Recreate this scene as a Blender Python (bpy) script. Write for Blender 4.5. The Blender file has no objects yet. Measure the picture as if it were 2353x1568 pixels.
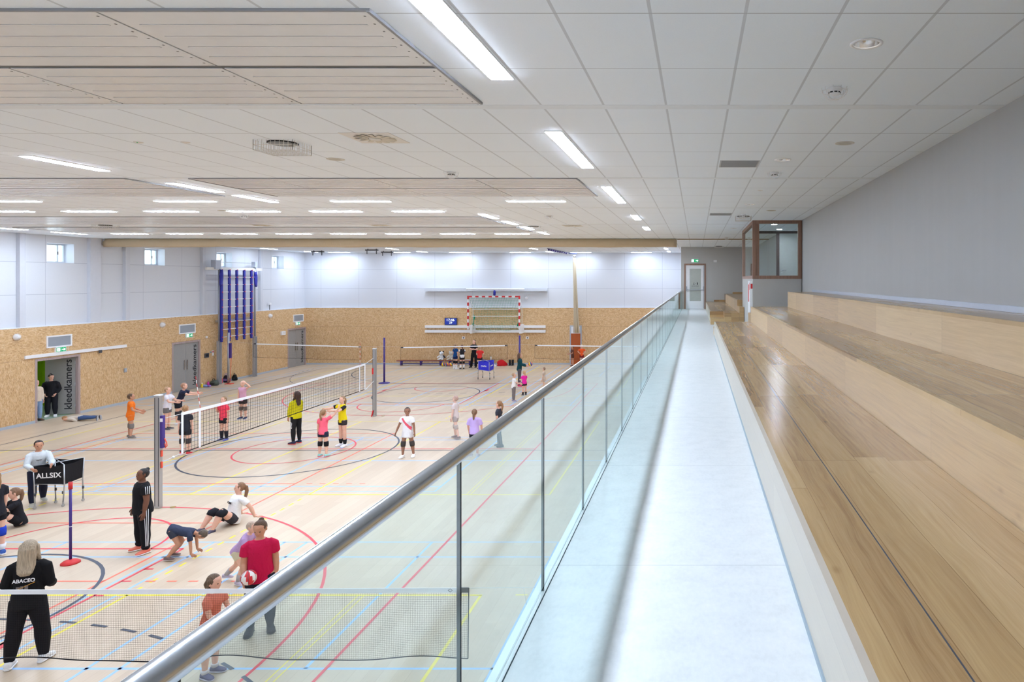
import bpy, bmesh, math, random
from mathutils import Vector, Matrix
random.seed(7)
SC = bpy.context.scene
COL = SC.collection
PI = math.pi
# ---- camera constants (24 mm shift lens, 2353 x 1568 frame) : world X right, Y into the hall, Z up, court floor z = 0
F, VX, VY, HC = 1569.0, 1600.0, 643.5, 5.23
CEIL, GAL = 6.91, 3.75
LW, UW, FW = -24.12, -24.26, 42.2      # osb face, upper wall face, far osb face
def at(px, py, z=0.0):
    Y = F*(HC-z)/(py-VY); return Vector(((px-VX)/F*Y, Y, z))
def aty(px, py, Y): return Vector(((px-VX)/F*Y, Y, HC-(py-VY)/F*Y))
def atx(px, py, X):
    Y = F*X/(px-VX); return Vector((X, Y, HC-(py-VY)/F*Y))
def lin(c):
    c = c/255.0
    return c/12.92 if c <= 0.04045 else ((c+0.055)/1.055)**2.4
def rgb(c): return (lin(c[0]), lin(c[1]), lin(c[2]), 1.0)

# ---------------- materials
class NB:
    def __init__(s, name):
        s.m = bpy.data.materials.new(name); s.m.use_nodes = True
        s.t = s.m.node_tree; s.n = s.t.nodes; s.l = s.t.links
        s.b = s.n['Principled BSDF']; s.out = s.n['Material Output']
    def put(s, sock, v):
        if isinstance(v, bpy.types.NodeSocket): s.l.new(v, sock)
        else: sock.default_value = v
    def math(s, op, a, b=None, c=None):
        n = s.n.new('ShaderNodeMath'); n.operation = op; s.put(n.inputs[0], a)
        if b is not None: s.put(n.inputs[1], b)
        if c is not None: s.put(n.inputs[2], c)
        return n.outputs[0]
    def pos(s):
        g = s.n.new('ShaderNodeNewGeometry'); x = s.n.new('ShaderNodeSeparateXYZ'); s.l.new(g.outputs['Position'], x.inputs[0])
        return x.outputs
    def obj(s):
        g = s.n.new('ShaderNodeTexCoord'); x = s.n.new('ShaderNodeSeparateXYZ'); s.l.new(g.outputs['Object'], x.inputs[0])
        return x.outputs
    def comb(s, x, y, z):
        n = s.n.new('ShaderNodeCombineXYZ')
        for i, v in enumerate((x, y, z)): s.put(n.inputs[i], v)
        return n.outputs[0]
    def noise(s, vec, scale=1.0, detail=2.0, rough=0.5, dist=0.0):
        n = s.n.new('ShaderNodeTexNoise'); s.put(n.inputs['Vector'], vec); n.inputs['Scale'].default_value = scale
        n.inputs['Detail'].default_value = detail; n.inputs['Roughness'].default_value = rough; n.inputs['Distortion'].default_value = dist
        return n.outputs['Fac']
    def white(s, vec):
        n = s.n.new('ShaderNodeTexWhiteNoise'); n.noise_dimensions = '3D'; s.put(n.inputs['Vector'], vec); return n.outputs['Value']
    def voro(s, vec, scale=1.0, feat='F1', rnd=1.0):
        n = s.n.new('ShaderNodeTexVoronoi'); n.feature = feat; s.put(n.inputs['Vector'], vec); n.inputs['Scale'].default_value = scale
        n.inputs['Randomness'].default_value = rnd
        return n.outputs
    def ramp(s, fac, stops, const=False):
        n = s.n.new('ShaderNodeValToRGB'); s.put(n.inputs[0], fac); e = n.color_ramp.elements
        if const: n.color_ramp.interpolation = 'CONSTANT'
        while len(e) < len(stops): e.new(0.5)
        for i, (p, c) in enumerate(stops): e[i].position = p; e[i].color = rgb(c)
        return n.outputs[0]
    def mix(s, fac, a, b, mode='MIX'):
        n = s.n.new('ShaderNodeMix'); n.data_type = 'RGBA'; n.blend_type = mode
        s.put(n.inputs[0], fac)
        s.put(n.inputs[6], rgb(a) if isinstance(a, tuple) and len(a) == 3 else a)
        s.put(n.inputs[7], rgb(b) if isinstance(b, tuple) and len(b) == 3 else b)
        return n.outputs[2]
    def line(s, co, period, offset, width):      # 1 on a line of this width repeating every period
        f = s.math('FRACT', s.math('DIVIDE', s.math('SUBTRACT', co, offset-period*0.5), period))
        d = s.math('ABSOLUTE', s.math('SUBTRACT', f, 0.5))
        return s.math('LESS_THAN', d, width*0.5/period)
    def at(s, co, v, width):
        return s.math('LESS_THAN', s.math('ABSOLUTE', s.math('SUBTRACT', co, v)), width*0.5)
    def mx(s, a, b): return s.math('MAXIMUM', a, b)
    def bump(s, h, strength=0.2, dist=0.01):
        n = s.n.new('ShaderNodeBump'); n.inputs['Strength'].default_value = strength; n.inputs['Distance'].default_value = dist
        s.put(n.inputs['Height'], h); s.l.new(n.outputs[0], s.b.inputs['Normal'])
    def fin(s, col, rough=0.5, metal=0.0, spec=0.5, coat=0.0):
        s.put(s.b.inputs['Base Color'], rgb(col) if isinstance(col, tuple) and len(col) == 3 else col)
        s.put(s.b.inputs['Roughness'], rough); s.b.inputs['Metallic'].default_value = metal
        s.b.inputs['Specular IOR Level'].default_value = spec; s.b.inputs['Coat Weight'].default_value = coat
        return s.m
_MC = {}
def mat(c, rough=0.55, metal=0.0, spec=0.4, var=0.06, name='paint'):
    """plain surface with a faint procedural variation"""
    k = (tuple(c), rough, metal, spec, var, name)
    if k in _MC: return _MC[k]
    nb = NB(name)
    if var > 0:
        p = nb.obj(); n = nb.noise(nb.comb(p[0], p[1], p[2]), 9.0, 3.0)
        d = tuple(max(0, v*(1-var)) for v in c); u = tuple(min(255, v*(1+var*0.6)) for v in c)
        col = nb.mix(n, d, u)
    else: col = tuple(c)
    _MC[k] = nb.fin(col, rough, metal, spec); return _MC[k]
def cloth(c, name='fabric', amp=0.35):
    k = ('cloth', tuple(c), name)
    if k in _MC: return _MC[k]
    nb = NB(name); p = nb.obj(); v = nb.comb(p[0], p[1], p[2])
    n = nb.noise(nb.comb(nb.math('MULTIPLY', p[0], 1.0), nb.math('MULTIPLY', p[1], 1.0), nb.math('MULTIPLY', p[2], 0.55)), 9.0, 3.0, 0.5, 0.8)
    w = nb.noise(v, 160.0, 2.0)
    col = nb.mix(w, tuple(x*0.9 for x in c), tuple(min(255, x*1.05) for x in c))
    nb.bump(n, amp, 0.05); _MC[k] = nb.fin(col, 0.85, 0, 0.2); return _MC[k]
def emis(c, strength, name='glowing_diffuser', base=None):
    nb = NB(name); nb.b.inputs['Base Color'].default_value = (0.6, 0.6, 0.6, 1) if base is None else rgb(base)
    nb.b.inputs['Emission Color'].default_value = rgb(c); nb.b.inputs['Emission Strength'].default_value = strength
    nb.b.inputs['Roughness'].default_value = 0.6
    return nb.m

# ---------------- mesh builder
class MB:
    def __init__(s): s.v = []; s.f = []; s.mi = []; s.sm = []; s.cur = 0
    def face(s, idx, smooth=False): s.f.append(tuple(idx)); s.mi.append(s.cur); s.sm.append(smooth)
    def box(s, x0, x1, y0, y1, z0, z1):
        b = len(s.v)
        s.v += [Vector(p) for p in ((x0,y0,z0),(x1,y0,z0),(x1,y1,z0),(x0,y1,z0),(x0,y0,z1),(x1,y0,z1),(x1,y1,z1),(x0,y1,z1))]
        for q in ((0,3,2,1),(4,5,6,7),(0,1,5,4),(1,2,6,5),(2,3,7,6),(3,0,4,7)): s.face([b+i for i in q])
        return s
    def obox(s, c, ux, uy, uz):      # oriented box : centre and three half vectors
        b = len(s.v); c = Vector(c); ux, uy, uz = Vector(ux), Vector(uy), Vector(uz)
        for sz in (-1, 1):
            for sx, sy in ((-1,-1),(1,-1),(1,1),(-1,1)): s.v.append(c+ux*sx+uy*sy+uz*sz)
        for q in ((0,3,2,1),(4,5,6,7),(0,1,5,4),(1,2,6,5),(2,3,7,6),(3,0,4,7)): s.face([b+i for i in q])
        return s
    def quad(s, a, b, c, d):
        k = len(s.v); s.v += [Vector(a), Vector(b), Vector(c), Vector(d)]; s.face((k, k+1, k+2, k+3)); return s
    def loft(s, rings, cap=True, smooth=True):
        n = len(rings[0]); b = len(s.v)
        for r in rings: s.v += [Vector(p) for p in r]
        for i in range(len(rings)-1):
            for j in range(n):
                k = (j+1) % n; s.face((b+i*n+j, b+i*n+k, b+(i+1)*n+k, b+(i+1)*n+j), smooth)
        if cap:
            s.face([b+j for j in reversed(range(n))], False); e = b+(len(rings)-1)*n; s.face([e+j for j in range(n)], False)
        return s
    def tube(s, pts, r, n=10, side=None, cap=True, smooth=True, ball=False):
        """swept tube; r number or list; entries may be (ru, rv)"""
        pts = [Vector(p) for p in pts]; m = len(pts)
        rr = list(r) if isinstance(r, (list, tuple)) else [r]*m
        rr = [(q, q) if not isinstance(q, (tuple, list)) else q for q in rr]
        if ball:
            t0 = (pts[0]-pts[1]).normalized(); t1 = (pts[-1]-pts[-2]).normalized()
            a0, b0 = rr[0]; a1, b1 = rr[-1]
            pts = [pts[0]+t0*a0*0.95, pts[0]+t0*a0*0.7] + pts + [pts[-1]+t1*a1*0.7, pts[-1]+t1*a1*0.95]
            rr = [(a0*0.3, b0*0.3), (a0*0.71, b0*0.71)] + rr + [(a1*0.71, b1*0.71), (a1*0.3, b1*0.3)]; m += 4
        rings = []; u = None
        for i in range(m):
            t = (pts[min(i+1, m-1)]-pts[max(i-1, 0)])
            t = t.normalized() if t.length > 1e-9 else Vector((0,0,1))
            if u is None:
                ref = Vector(side) if side is not None else (Vector((1,0,0)) if abs(t.x) < 0.9 else Vector((0,1,0)))
            else: ref = u if side is None else Vector(side)
            u = ref - t*ref.dot(t)
            if u.length < 1e-6: u = t.orthogonal()
            u.normalize(); v = t.cross(u)
            ru, rv = rr[i]
            rings.append([pts[i]+u*(ru*math.cos(2*PI*j/n))+v*(rv*math.sin(2*PI*j/n)) for j in range(n)])
        return s.loft(rings, cap, smooth)
    def cyl(s, a, b, r, n=16): return s.tube([a, b], r, n)
    def lathe(s, c, prof, n=24, axis='z', cap=True):
        c = Vector(c); rings = []
        for r, z in prof:
            ring = []
            for j in range(n):
                a = 2*PI*j/n; x, y = r*math.cos(a), r*math.sin(a)
                ring.append(c+Vector((x, y, z) if axis == 'z' else ((z, x, y) if axis == 'x' else (y, z, x))))
            rings.append(ring)
        return s.loft(rings, cap)
    def ball(s, c, r, n=16, m=10, R=None):
        c = Vector(c); rx, ry, rz = (r, r, r) if not isinstance(r, (tuple, list)) else r
        rings = []
        for i in range(m+1):
            a = -PI/2+PI*i/m; a = max(-PI/2+0.02, min(PI/2-0.02, a))
            ring = []
            for j in range(n):
                p = Vector((rx*math.cos(a)*math.cos(2*PI*j/n), ry*math.cos(a)*math.sin(2*PI*j/n), rz*math.sin(a)))
                ring.append(c+(R @ p if R is not None else p))
            rings.append(ring)
        return s.loft(rings)
    def build(s, name, mats, parent=None, local=False, bevel=0.0, origin=None):
        me = bpy.data.meshes.new(name)
        o = bpy.data.objects.new(name, me)
        if parent is not None:
            o.parent = parent
            org = Vector((0,0,0)) if local else root_loc(parent)
        elif local: org = Vector((0,0,0))
        elif origin is not None: org = Vector(origin); o.location = org
        else:
            xs = [p.x for p in s.v]; ys = [p.y for p in s.v]; zs = [p.z for p in s.v]
            org = Vector(((min(xs)+max(xs))/2, (min(ys)+max(ys))/2, min(zs))); o.location = org
        me.from_pydata([tuple(p-org) for p in s.v], [], s.f)
        if not isinstance(mats, (list, tuple)): mats = [mats]
        for m in mats: me.materials.append(m)
        me.polygons.foreach_set('material_index', s.mi); me.polygons.foreach_set('use_smooth', s.sm)
        me.update()
        if bevel > 0:
            b = o.modifiers.new('edge', 'BEVEL'); b.width = bevel; b.segments = 2; b.limit_method = 'ANGLE'
        COL.objects.link(o); return o
def root_loc(o):
    p = Vector(o.location)
    while o.parent is not None: o = o.parent; p += Vector(o.location)
    return p
def tag(o, label, cat, group=None, kind=None):
    o['label'] = label; o['category'] = cat; o['kind'] = kind or 'thing'; kind = None
    if group: o['group'] = group
    if kind: o['kind'] = kind
    return o
def thing(name, label, cat, loc=(0,0,0), group=None, rz=0.0):
    o = bpy.data.objects.new(name, None); o.location = loc; o.rotation_euler = (0, 0, rz); o.empty_display_size = 0.1
    COL.objects.link(o); return tag(o, label, cat, group)
def struct(o): o['kind'] = 'structure'; return o
def dup(root, loc, label=None, rz=None, group=None):
    r = root.copy(); COL.objects.link(r); r.location = loc
    if rz is not None: r.rotation_euler = (0, 0, rz)
    if label: r['label'] = label
    if group: r['group'] = group
    for ch in list(root.children):
        c = ch.copy(); COL.objects.link(c); c.parent = r
        for g in list(ch.children):
            d = g.copy(); COL.objects.link(d); d.parent = c
    return r
def text(s, size, material, parent, M, name='lettering', depth=0.002, align='CENTER', sx=1.0, label=None, bold=0.0):
    """flat lettering as a mesh; M places the text plane (x along the text, y up)"""
    cu = bpy.data.curves.new('t', 'FONT'); cu.body = s; cu.size = size; cu.align_x = align; cu.align_y = 'CENTER'; cu.extrude = depth; cu.offset = bold
    cu.resolution_u = 3
    t = bpy.data.objects.new('t', cu); COL.objects.link(t)
    dg = bpy.context.evaluated_depsgraph_get(); me = bpy.data.meshes.new_from_object(t.evaluated_get(dg))
    bpy.data.objects.remove(t); bpy.data.curves.remove(cu)
    me.transform(Matrix.Diagonal((sx, 1, 1, 1))); me.transform(M); me.materials.clear(); me.materials.append(material)
    o = bpy.data.objects.new(name, me); COL.objects.link(o); o.parent = parent
    if label: o['label'] = label
    return o
def plane_m(o, ux, uy):      # matrix with origin, x axis, y axis
    ux, uy = Vector(ux).normalized(), Vector(uy).normalized(); uz = ux.cross(uy)
    return Matrix(((ux.x, uy.x, uz.x, o[0]), (ux.y, uy.y, uz.y, o[1]), (ux.z, uy.z, uz.z, o[2]), (0,0,0,1)))
ORD = ['first','second','third','fourth','fifth','sixth','seventh','eighth','ninth','tenth','eleventh','twelfth']
# ---------------- surface materials
def m_osb(axis):
    nb = NB('oriented_strand_board'); p = nb.pos(); u = p[1] if axis == 'y' else p[0]; z = p[2]
    up = nb.math('GREATER_THAN', z, 2.34)
    def mixf(a, b): return nb.math('ADD', nb.math('MULTIPLY', up, a), nb.math('MULTIPLY', nb.math('SUBTRACT', 1.0, up), b))
    wob = nb.noise(nb.comb(u, z, 0.0), 6.0, 2.0)
    su = nb.math('ADD', nb.math('MULTIPLY', u, mixf(11.0, 29.0)), nb.math('MULTIPLY', wob, 1.6))
    sz = nb.math('ADD', nb.math('MULTIPLY', z, mixf(29.0, 11.0)), nb.math('MULTIPLY', wob, -1.6))
    vec = nb.comb(su, sz, 0.0)
    v1 = nb.voro(vec, 1.0); s1 = nb.n.new('ShaderNodeSeparateColor'); nb.l.new(v1['Color'], s1.inputs[0])
    v2 = nb.voro(nb.comb(su, sz, 3.3), 1.9); s2 = nb.n.new('ShaderNodeSeparateColor'); nb.l.new(v2['Color'], s2.inputs[0])
    c1 = nb.ramp(s1.outputs[0], [(0.0,(172,134,90)),(0.25,(202,166,120)),(0.6,(213,180,136)),(0.85,(224,198,160)),(1.0,(188,148,102))])
    c2 = nb.ramp(s2.outputs[1], [(0.0,(160,122,80)),(0.35,(204,168,122)),(0.8,(220,190,148)),(1.0,(230,208,172))])
    col = nb.mix(0.5, c1, c2)
    fine = nb.noise(nb.comb(su, sz, 0.0), 2.5, 3.0)
    col = nb.mix(nb.math('MULTIPLY', nb.math('GREATER_THAN', fine, 0.66), 0.6), col, (118,78,40))
    big = nb.noise(nb.comb(u, z, 1.0), 0.5, 2.0)
    col = nb.mix(nb.math('MULTIPLY', big, 0.25), col, (196,156,108))
    seam = nb.at(z, 2.34, 0.014); seam2 = nb.line(u, 2.5, 0.4, 0.008)
    col = nb.mix(nb.math('MULTIPLY', nb.mx(seam, nb.math('MULTIPLY', seam2, 0.4)), 0.55), col, (120,88,56))
    return nb.fin(col, 0.62, 0, 0.3)
def m_panelwall(axis, off, period, c=(209,212,218)):
    nb = NB('wall_panel'); p = nb.pos(); u = p[1] if axis == 'y' else p[0]
    m = nb.mx(nb.mx(nb.at(p[2], 5.88, 0.022), nb.at(p[2], 4.69, 0.022)), nb.line(u, period, off, 0.018))
    n = nb.noise(nb.comb(p[0], p[1], p[2]), 60.0, 2.0)
    base = nb.mix(n, tuple(x-4 for x in c), tuple(x+3 for x in c))
    return nb.fin(nb.mix(m, base, (178,182,192)), 0.55, 0, 0.35)
def m_ceiling():
    nb = NB('ceiling_tile'); p = nb.pos(); x, y = p[0], p[1]
    lx = nb.line(x, 0.6, -0.29, 0.022)
    P = 4.65; ph = nb.math('MULTIPLY', nb.math('FRACT', nb.math('DIVIDE', nb.math('SUBTRACT', y, 6.55-46.5), P)), P)
    band = nb.math('LESS_THAN', ph, 0.15)
    ly = nb.at(ph, 0.004, 0.016)
    for t in (1.275, 2.4, 3.525): ly = nb.mx(ly, nb.at(ph, t, 0.011))
    lx = nb.math('MULTIPLY', lx, nb.math('SUBTRACT', 1.0, band))
    n = nb.noise(nb.comb(x, y, 0.0), 90.0, 2.0)
    col = nb.mix(n, (229,238,247), (236,244,252))
    col = nb.mix(band, col, (231,236,240))
    col = nb.mix(lx, col, (202,209,217)); col = nb.mix(ly, col, (180,186,194))
    return nb.fin(col, 0.7, 0, 0.25)
def m_court():
    nb = NB('court_floor'); p = nb.pos(); x, y = p[0], p[1]
    k = nb.math('FLOOR', nb.math('DIVIDE', x, 0.19)); r = nb.white(nb.comb(k, 0.0, 0.0))
    kk = nb.math('FLOOR', nb.math('DIVIDE', nb.math('ADD', y, nb.math('MULTIPLY', r, 9.0)), 1.8))
    r2 = nb.white(nb.comb(k, kk, 2.0))
    g = nb.noise(nb.comb(nb.math('MULTIPLY', x, 38.0), nb.math('ADD', nb.math('MULTIPLY', y, 0.9), nb.math('MULTIPLY', r2, 40.0)), 0.0), 1.0, 3.0)
    f = nb.math('ADD', nb.math('MULTIPLY', r2, 0.45), nb.math('MULTIPLY', g, 0.55))
    col = nb.ramp(f, [(0.15,(191,171,147)),(0.5,(198,179,155)),(0.85,(205,188,164))])
    col = nb.mix(nb.math('MULTIPLY', nb.line(x, 0.19, 0.0, 0.006), 0.35), col, (160,132,108))
    return nb.fin(col, nb.math('ADD', 0.3, nb.math('MULTIPLY', g, 0.12)), 0, 0.45)
def m_oak(ax, al, tone=1.0, plank=0.19, length=2.1, pale=0.0, seams=True, gl=0.3, warp=0.04):
    """oak veneer: ax = axis across the planks, al = axis along (0,1,2)"""
    nb = NB('oak'); p = nb.pos(); a, b = p[ax], p[al]
    k = nb.math('FLOOR', nb.math('DIVIDE', a, plank)); r = nb.white(nb.comb(k, 1.0, 0.0))
    sh = nb.math('ADD', nb.math('SUBTRACT', b, 4.16-length*20), nb.math('MULTIPLY', nb.math('GREATER_THAN', r, 0.7), nb.math('MULTIPLY', r, 3.0))); kk = nb.math('FLOOR', nb.math('DIVIDE', sh, length))
    r2 = nb.white(nb.comb(k, kk, 5.0))
    aw = nb.math('ADD', a, nb.math('MULTIPLY', nb.noise(nb.comb(nb.math('MULTIPLY', a, 5.0), nb.math('MULTIPLY', b, 1.6), r2), 1.0, 2.0), warp))
    off = nb.math('MULTIPLY', r2, 53.0)
    g1 = nb.noise(nb.comb(nb.math('MULTIPLY', aw, 42.0), nb.math('ADD', nb.math('MULTIPLY', b, 1.3), off), off), 1.0, 4.0, 0.6, 0.3)
    g2 = nb.noise(nb.comb(nb.math('MULTIPLY', aw, 190.0), nb.math('ADD', nb.math('MULTIPLY', b, 5.0), off), off), 1.0, 2.0)
    f = nb.math('ADD', nb.math('ADD', nb.math('MULTIPLY', r2, 0.34), nb.math('MULTIPLY', g1, 0.50)), nb.math('MULTIPLY', g2, 0.18))
    def tn(c): return tuple(min(255, (v*(1-pale)+218*pale)*tone) for v in c)
    col = nb.ramp(f, [(0.22, tn((140,106,68))), (0.42, tn((172,138,94))), (0.6, tn((188,155,108))), (0.82, tn((206,176,130)))])
    kv = nb.voro(nb.comb(nb.math('MULTIPLY', a, 5.0), nb.math('MULTIPLY', b, 2.4), 0.0), 1.0)
    knot = nb.math('SUBTRACT', 1.0, nb.math('SMOOTH_MIN', nb.math('MULTIPLY', kv['Distance'], 9.0), 1.0, 0.2))
    if pale < 0.3: col = nb.mix(nb.math('MULTIPLY', knot, 0.45), col, tn((112,78,48)))
    if seams:
        s1 = nb.line(a, plank, 0.0, 0.0035); s2 = nb.line(sh, length, 0.0, 0.005)
        col = nb.mix(nb.math('MULTIPLY', nb.mx(s1, s2), 0.5), col, tn((110,76,44)))
    if gl > 0.2: nb.bump(g2, 0.05, 0.003)
    return nb.fin(col, nb.math('ADD', gl, nb.math('MULTIPLY', g1, 0.12)), 0, 0.5)
def m_lino():
    nb = NB('pale_linoleum'); p = nb.pos()
    n1 = nb.noise(nb.comb(p[0], p[1], 0.0), 7.0, 5.0, 0.62); n2 = nb.noise(nb.comb(nb.math('MULTIPLY', p[0], 2.0), p[1], 4.0), 26.0, 4.0, 0.6)
    col = nb.ramp(nb.math('ADD', nb.math('MULTIPLY', n1, 0.6), nb.math('MULTIPLY', n2, 0.4)), [(0.3,(202,205,206)),(0.5,(213,216,217)),(0.7,(221,223,224))])
    col = nb.mix(nb.math('MULTIPLY', nb.line(p[1], 1.9, 3.54, 0.006), 0.5), col, (150,156,162))
    return nb.fin(col, 0.32, 0, 0.45)
def m_plaster(c, name='plaster'):
    nb = NB(name); p = nb.pos(); n = nb.noise(nb.comb(p[0], p[1], p[2]), 2.2, 4.0); s = nb.noise(nb.comb(p[0], nb.math('MULTIPLY', p[1], 4.0), 0.0), 1.5, 2.0)
    f = nb.math('ADD', nb.math('MULTIPLY', n, 0.5), nb.math('MULTIPLY', s, 0.5))
    fine = nb.noise(nb.comb(p[0], p[1], p[2]), 160.0, 2.0); nb.bump(fine, 0.12, 0.002)
    return nb.fin(nb.mix(f, tuple(v*0.965 for v in c), tuple(v*1.02 for v in c)), 0.6, 0, 0.3)
def m_wood(c, al=2, name='stained_wood'):
    nb = NB(name); p = nb.pos(); sc = [30.0, 30.0, 30.0]; sc[al] = 2.0
    g = nb.noise(nb.comb(nb.math('MULTIPLY', p[0], sc[0]), nb.math('MULTIPLY', p[1], sc[1]), nb.math('MULTIPLY', p[2], sc[2])), 1.0, 4.0)
    return nb.fin(nb.mix(g, tuple(v*0.8 for v in c), tuple(min(255, v*1.12) for v in c)), 0.5, 0, 0.4)
def m_glass(tint, refl=1.0, name='glass', gl=0.02):
    nb = NB(name); nb.n.remove(nb.b)
    tr = nb.n.new('ShaderNodeBsdfTransparent'); tr.inputs[0].default_value = rgb(tint)
    g = nb.n.new('ShaderNodeBsdfGlossy'); g.inputs['Roughness'].default_value = gl; g.inputs[0].default_value = (0.9, 0.97, 0.97, 1)
    fr = nb.n.new('ShaderNodeFresnel'); fr.inputs[0].default_value = 1.5
    ge = nb.n.new('ShaderNodeNewGeometry'); mx = nb.n.new('ShaderNodeMixShader'); nb.l.new(nb.math('MULTIPLY', nb.math('MULTIPLY', fr.outputs[0], refl), nb.math('SUBTRACT', 1.0, ge.outputs['Backfacing'])), mx.inputs[0])
    nb.l.new(tr.outputs[0], mx.inputs[1]); nb.l.new(g.outputs[0], mx.inputs[2]); nb.l.new(mx.outputs[0], nb.out.inputs[0])
    return nb.m
M = {}
M['osb_l'] = m_osb('y'); M['osb_f'] = m_osb('x')
M['up_l'] = m_panelwall('y', 0.7, 2.25); M['up_f'] = m_panelwall('x', 0.25, 2.35)
M['ceil'] = m_ceiling(); M['court'] = m_court(); M['lino'] = m_lino()
M['oak_top'] = m_oak(0, 1, 0.95, 0.195, 2.31, 0.0, True, 0.16, 0.075); M['oak_riser'] = m_oak(2, 1, 1.04, 0.5, 2.4, 0.22); M['oak_pale_lit'] = m_oak(2, 1, 0.93, 0.5, 2.4, 0.62)  # pale oak of the lowest tier has its edging's lit look painted in
M['oak_end'] = m_oak(2, 0, 0.98, 0.4, 3.0, 0.0, False); M['oak_edge'] = m_oak(0, 1, 0.98, 0.5, 2.4, 0.1)
M['grey_wall'] = m_plaster((176,176,176), 'grey_plaster'); M['end_grey'] = m_plaster((184,183,180), 'grey_plaster')
M['pale_wall'] = m_plaster((205,209,214), 'pale_plaster')
M['wframe'] = m_wood((150,118,101)); M['dframe'] = m_wood((172,154,152), 2, 'painted_door_frame'); M['dark_frame'] = m_wood((74,58,54))
M['steel'] = mat((202,204,207), 0.2, 1.0, 0.5, 0.03, 'brushed_steel')
M['alu'] = mat((186,189,194), 0.35, 0.85, 0.5, 0.03, 'aluminium'); M['alu_d'] = mat((168,172,180), 0.42, 0.45, 0.5, 0.03, 'grey_aluminium')
M['white'] = mat((232,233,235), 0.4, 0, 0.4, 0.02, 'white_lacquer'); M['offw'] = mat((222,220,216), 0.5, 0, 0.4, 0.02, 'off_white')
M['trimw'] = mat((225,230,238), 0.4, 0, 0.4, 0.02, 'white_ledge'); M['base'] = mat((172,182,194), 0.5, 0, 0.4, 0.03, 'grey_skirting')
M['black'] = mat((26,27,30), 0.6, 0, 0.3, 0.03, 'black'); M['dgrey'] = mat((70,72,78), 0.5, 0, 0.4, 0.03, 'dark_grey')
M['door_grey'] = mat((150,149,147), 0.5, 0, 0.35, 0.03, 'grey_door'); M['letter'] = mat((44,44,48), 0.6, 0, 0.2, 0, 'dark_lettering')
M['purple'] = mat((62,44,128), 0.4, 0, 0.5, 0.03, 'purple_paint'); M['blue'] = mat((38,42,150), 0.55, 0, 0.4, 0.04, 'blue_vinyl')
M['red'] = mat((206,44,48), 0.45, 0, 0.4, 0.03, 'red_paint'); M['lred'] = mat((228,84,62), 0.5, 0, 0.4, 0.03, 'light_red')
M['panel'] = mat((222,224,226), 0.26, 0.0, 0.6, 0.015, 'painted_metal'); M['seam'] = mat((112,112,112), 0.5, 0, 0.3, 0, 'dark_seam')
M['groove'] = mat((204,205,206), 0.4, 0, 0.4, 0, 'pressed_groove')
M['glass'] = m_glass((238,247,246), 1.3, 'balustrade_glass'); M['gedge'] = mat((16,44,50), 0.5, 0, 0.2, 0, 'glass_edge')
M['wglass'] = m_glass((246,250,250), 1.3, 'window_glass'); M['green_sign'] = emis((10,165,105), 0.30, 'lit_green', (8,110,70)); M['white_sign'] = emis((240,255,248), 0.5, 'lit_white')
M['curtain'] = cloth((196,178,150), 'beige_curtain'); M['lime'] = mat((150,190,30), 0.6, 0, 0.3, 0.03, 'lime_wall')
M['glim'] = None
# ================= SETTING =================
def text_fit(s, length, height, material, parent, M, **kw):
    o = text(s, 1.0, material, parent, Matrix.Identity(4), **kw)
    me = o.data; xs = [v.co.x for v in me.vertices]; ys = [v.co.y for v in me.vertices]
    sx = length/(max(xs)-min(xs)); sy = height/(max(ys)-min(ys))
    me.transform(Matrix.Translation((-(max(xs)+min(xs))/2, -(max(ys)+min(ys))/2, 0))); me.transform(Matrix.Diagonal((sx, sy, 1, 1))); me.transform(M)
    return o
# ---- court floor with its painted lines
LC = {'blue': (150,194,238), 'yellow': (236,218,62), 'red': (222,66,80), 'orange': (240,116,92), 'black': (58,66,84)}
LZ = {'blue': 0.0012, 'yellow': 0.0018, 'orange': 0.0024, 'red': 0.003, 'black': 0.0036}
fl = MB(); fl.box(-24.3, -0.85, -1.3, 42.4, -0.2, 0.0)
fmats = [M['court']]; fidx = {}
for i, k in enumerate(LC): fmats.append(mat(LC[k], 0.42, 0, 0.4, 0.03, 'line_paint_'+k)); fidx[k] = i+1
def seg(x0, y0, x1, y1, c, w=0.048):
    fl.cur = fidx[c]; a, b = Vector((x0, y0, LZ[c])), Vector((x1, y1, LZ[c])); t = (b-a).normalized(); n = Vector((-t.y, t.x, 0))*(w/2)
    fl.quad(a-n, b-n, b+n, a+n)
def arc(cx, cy, r, a0, a1, c, w=0.048, n=56, dash=None):
    fl.cur = fidx[c]; a0, a1 = math.radians(a0), math.radians(a1)
    L = abs(a1-a0)*r
    if dash:
        m = int(L/dash[1]); spans = [(a0+(a1-a0)*i*dash[1]/L, a0+(a1-a0)*(i*dash[1]+dash[0])/L) for i in range(m)]; n = 2
    else: spans = [(a0, a1)]
    for s0, s1 in spans:
        k = len(fl.v)
        for i in range(n+1):
            t = s0+(s1-s0)*i/n
            for rr in (r-w/2, r+w/2): fl.v.append(Vector((cx+rr*math.cos(t), cy+rr*math.sin(t), LZ[c])))
        for i in range(n): fl.face((k+2*i, k+2*i+1, k+2*i+3, k+2*i+2))
def hl(y, x0, x1, c, w=0.048): seg(x0, y, x1, y, c, w)
def vl(x, y0, y1, c, w=0.048): seg(x, y0, x, y1, c, w)
XC, YC = -12.34, 21.0
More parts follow.
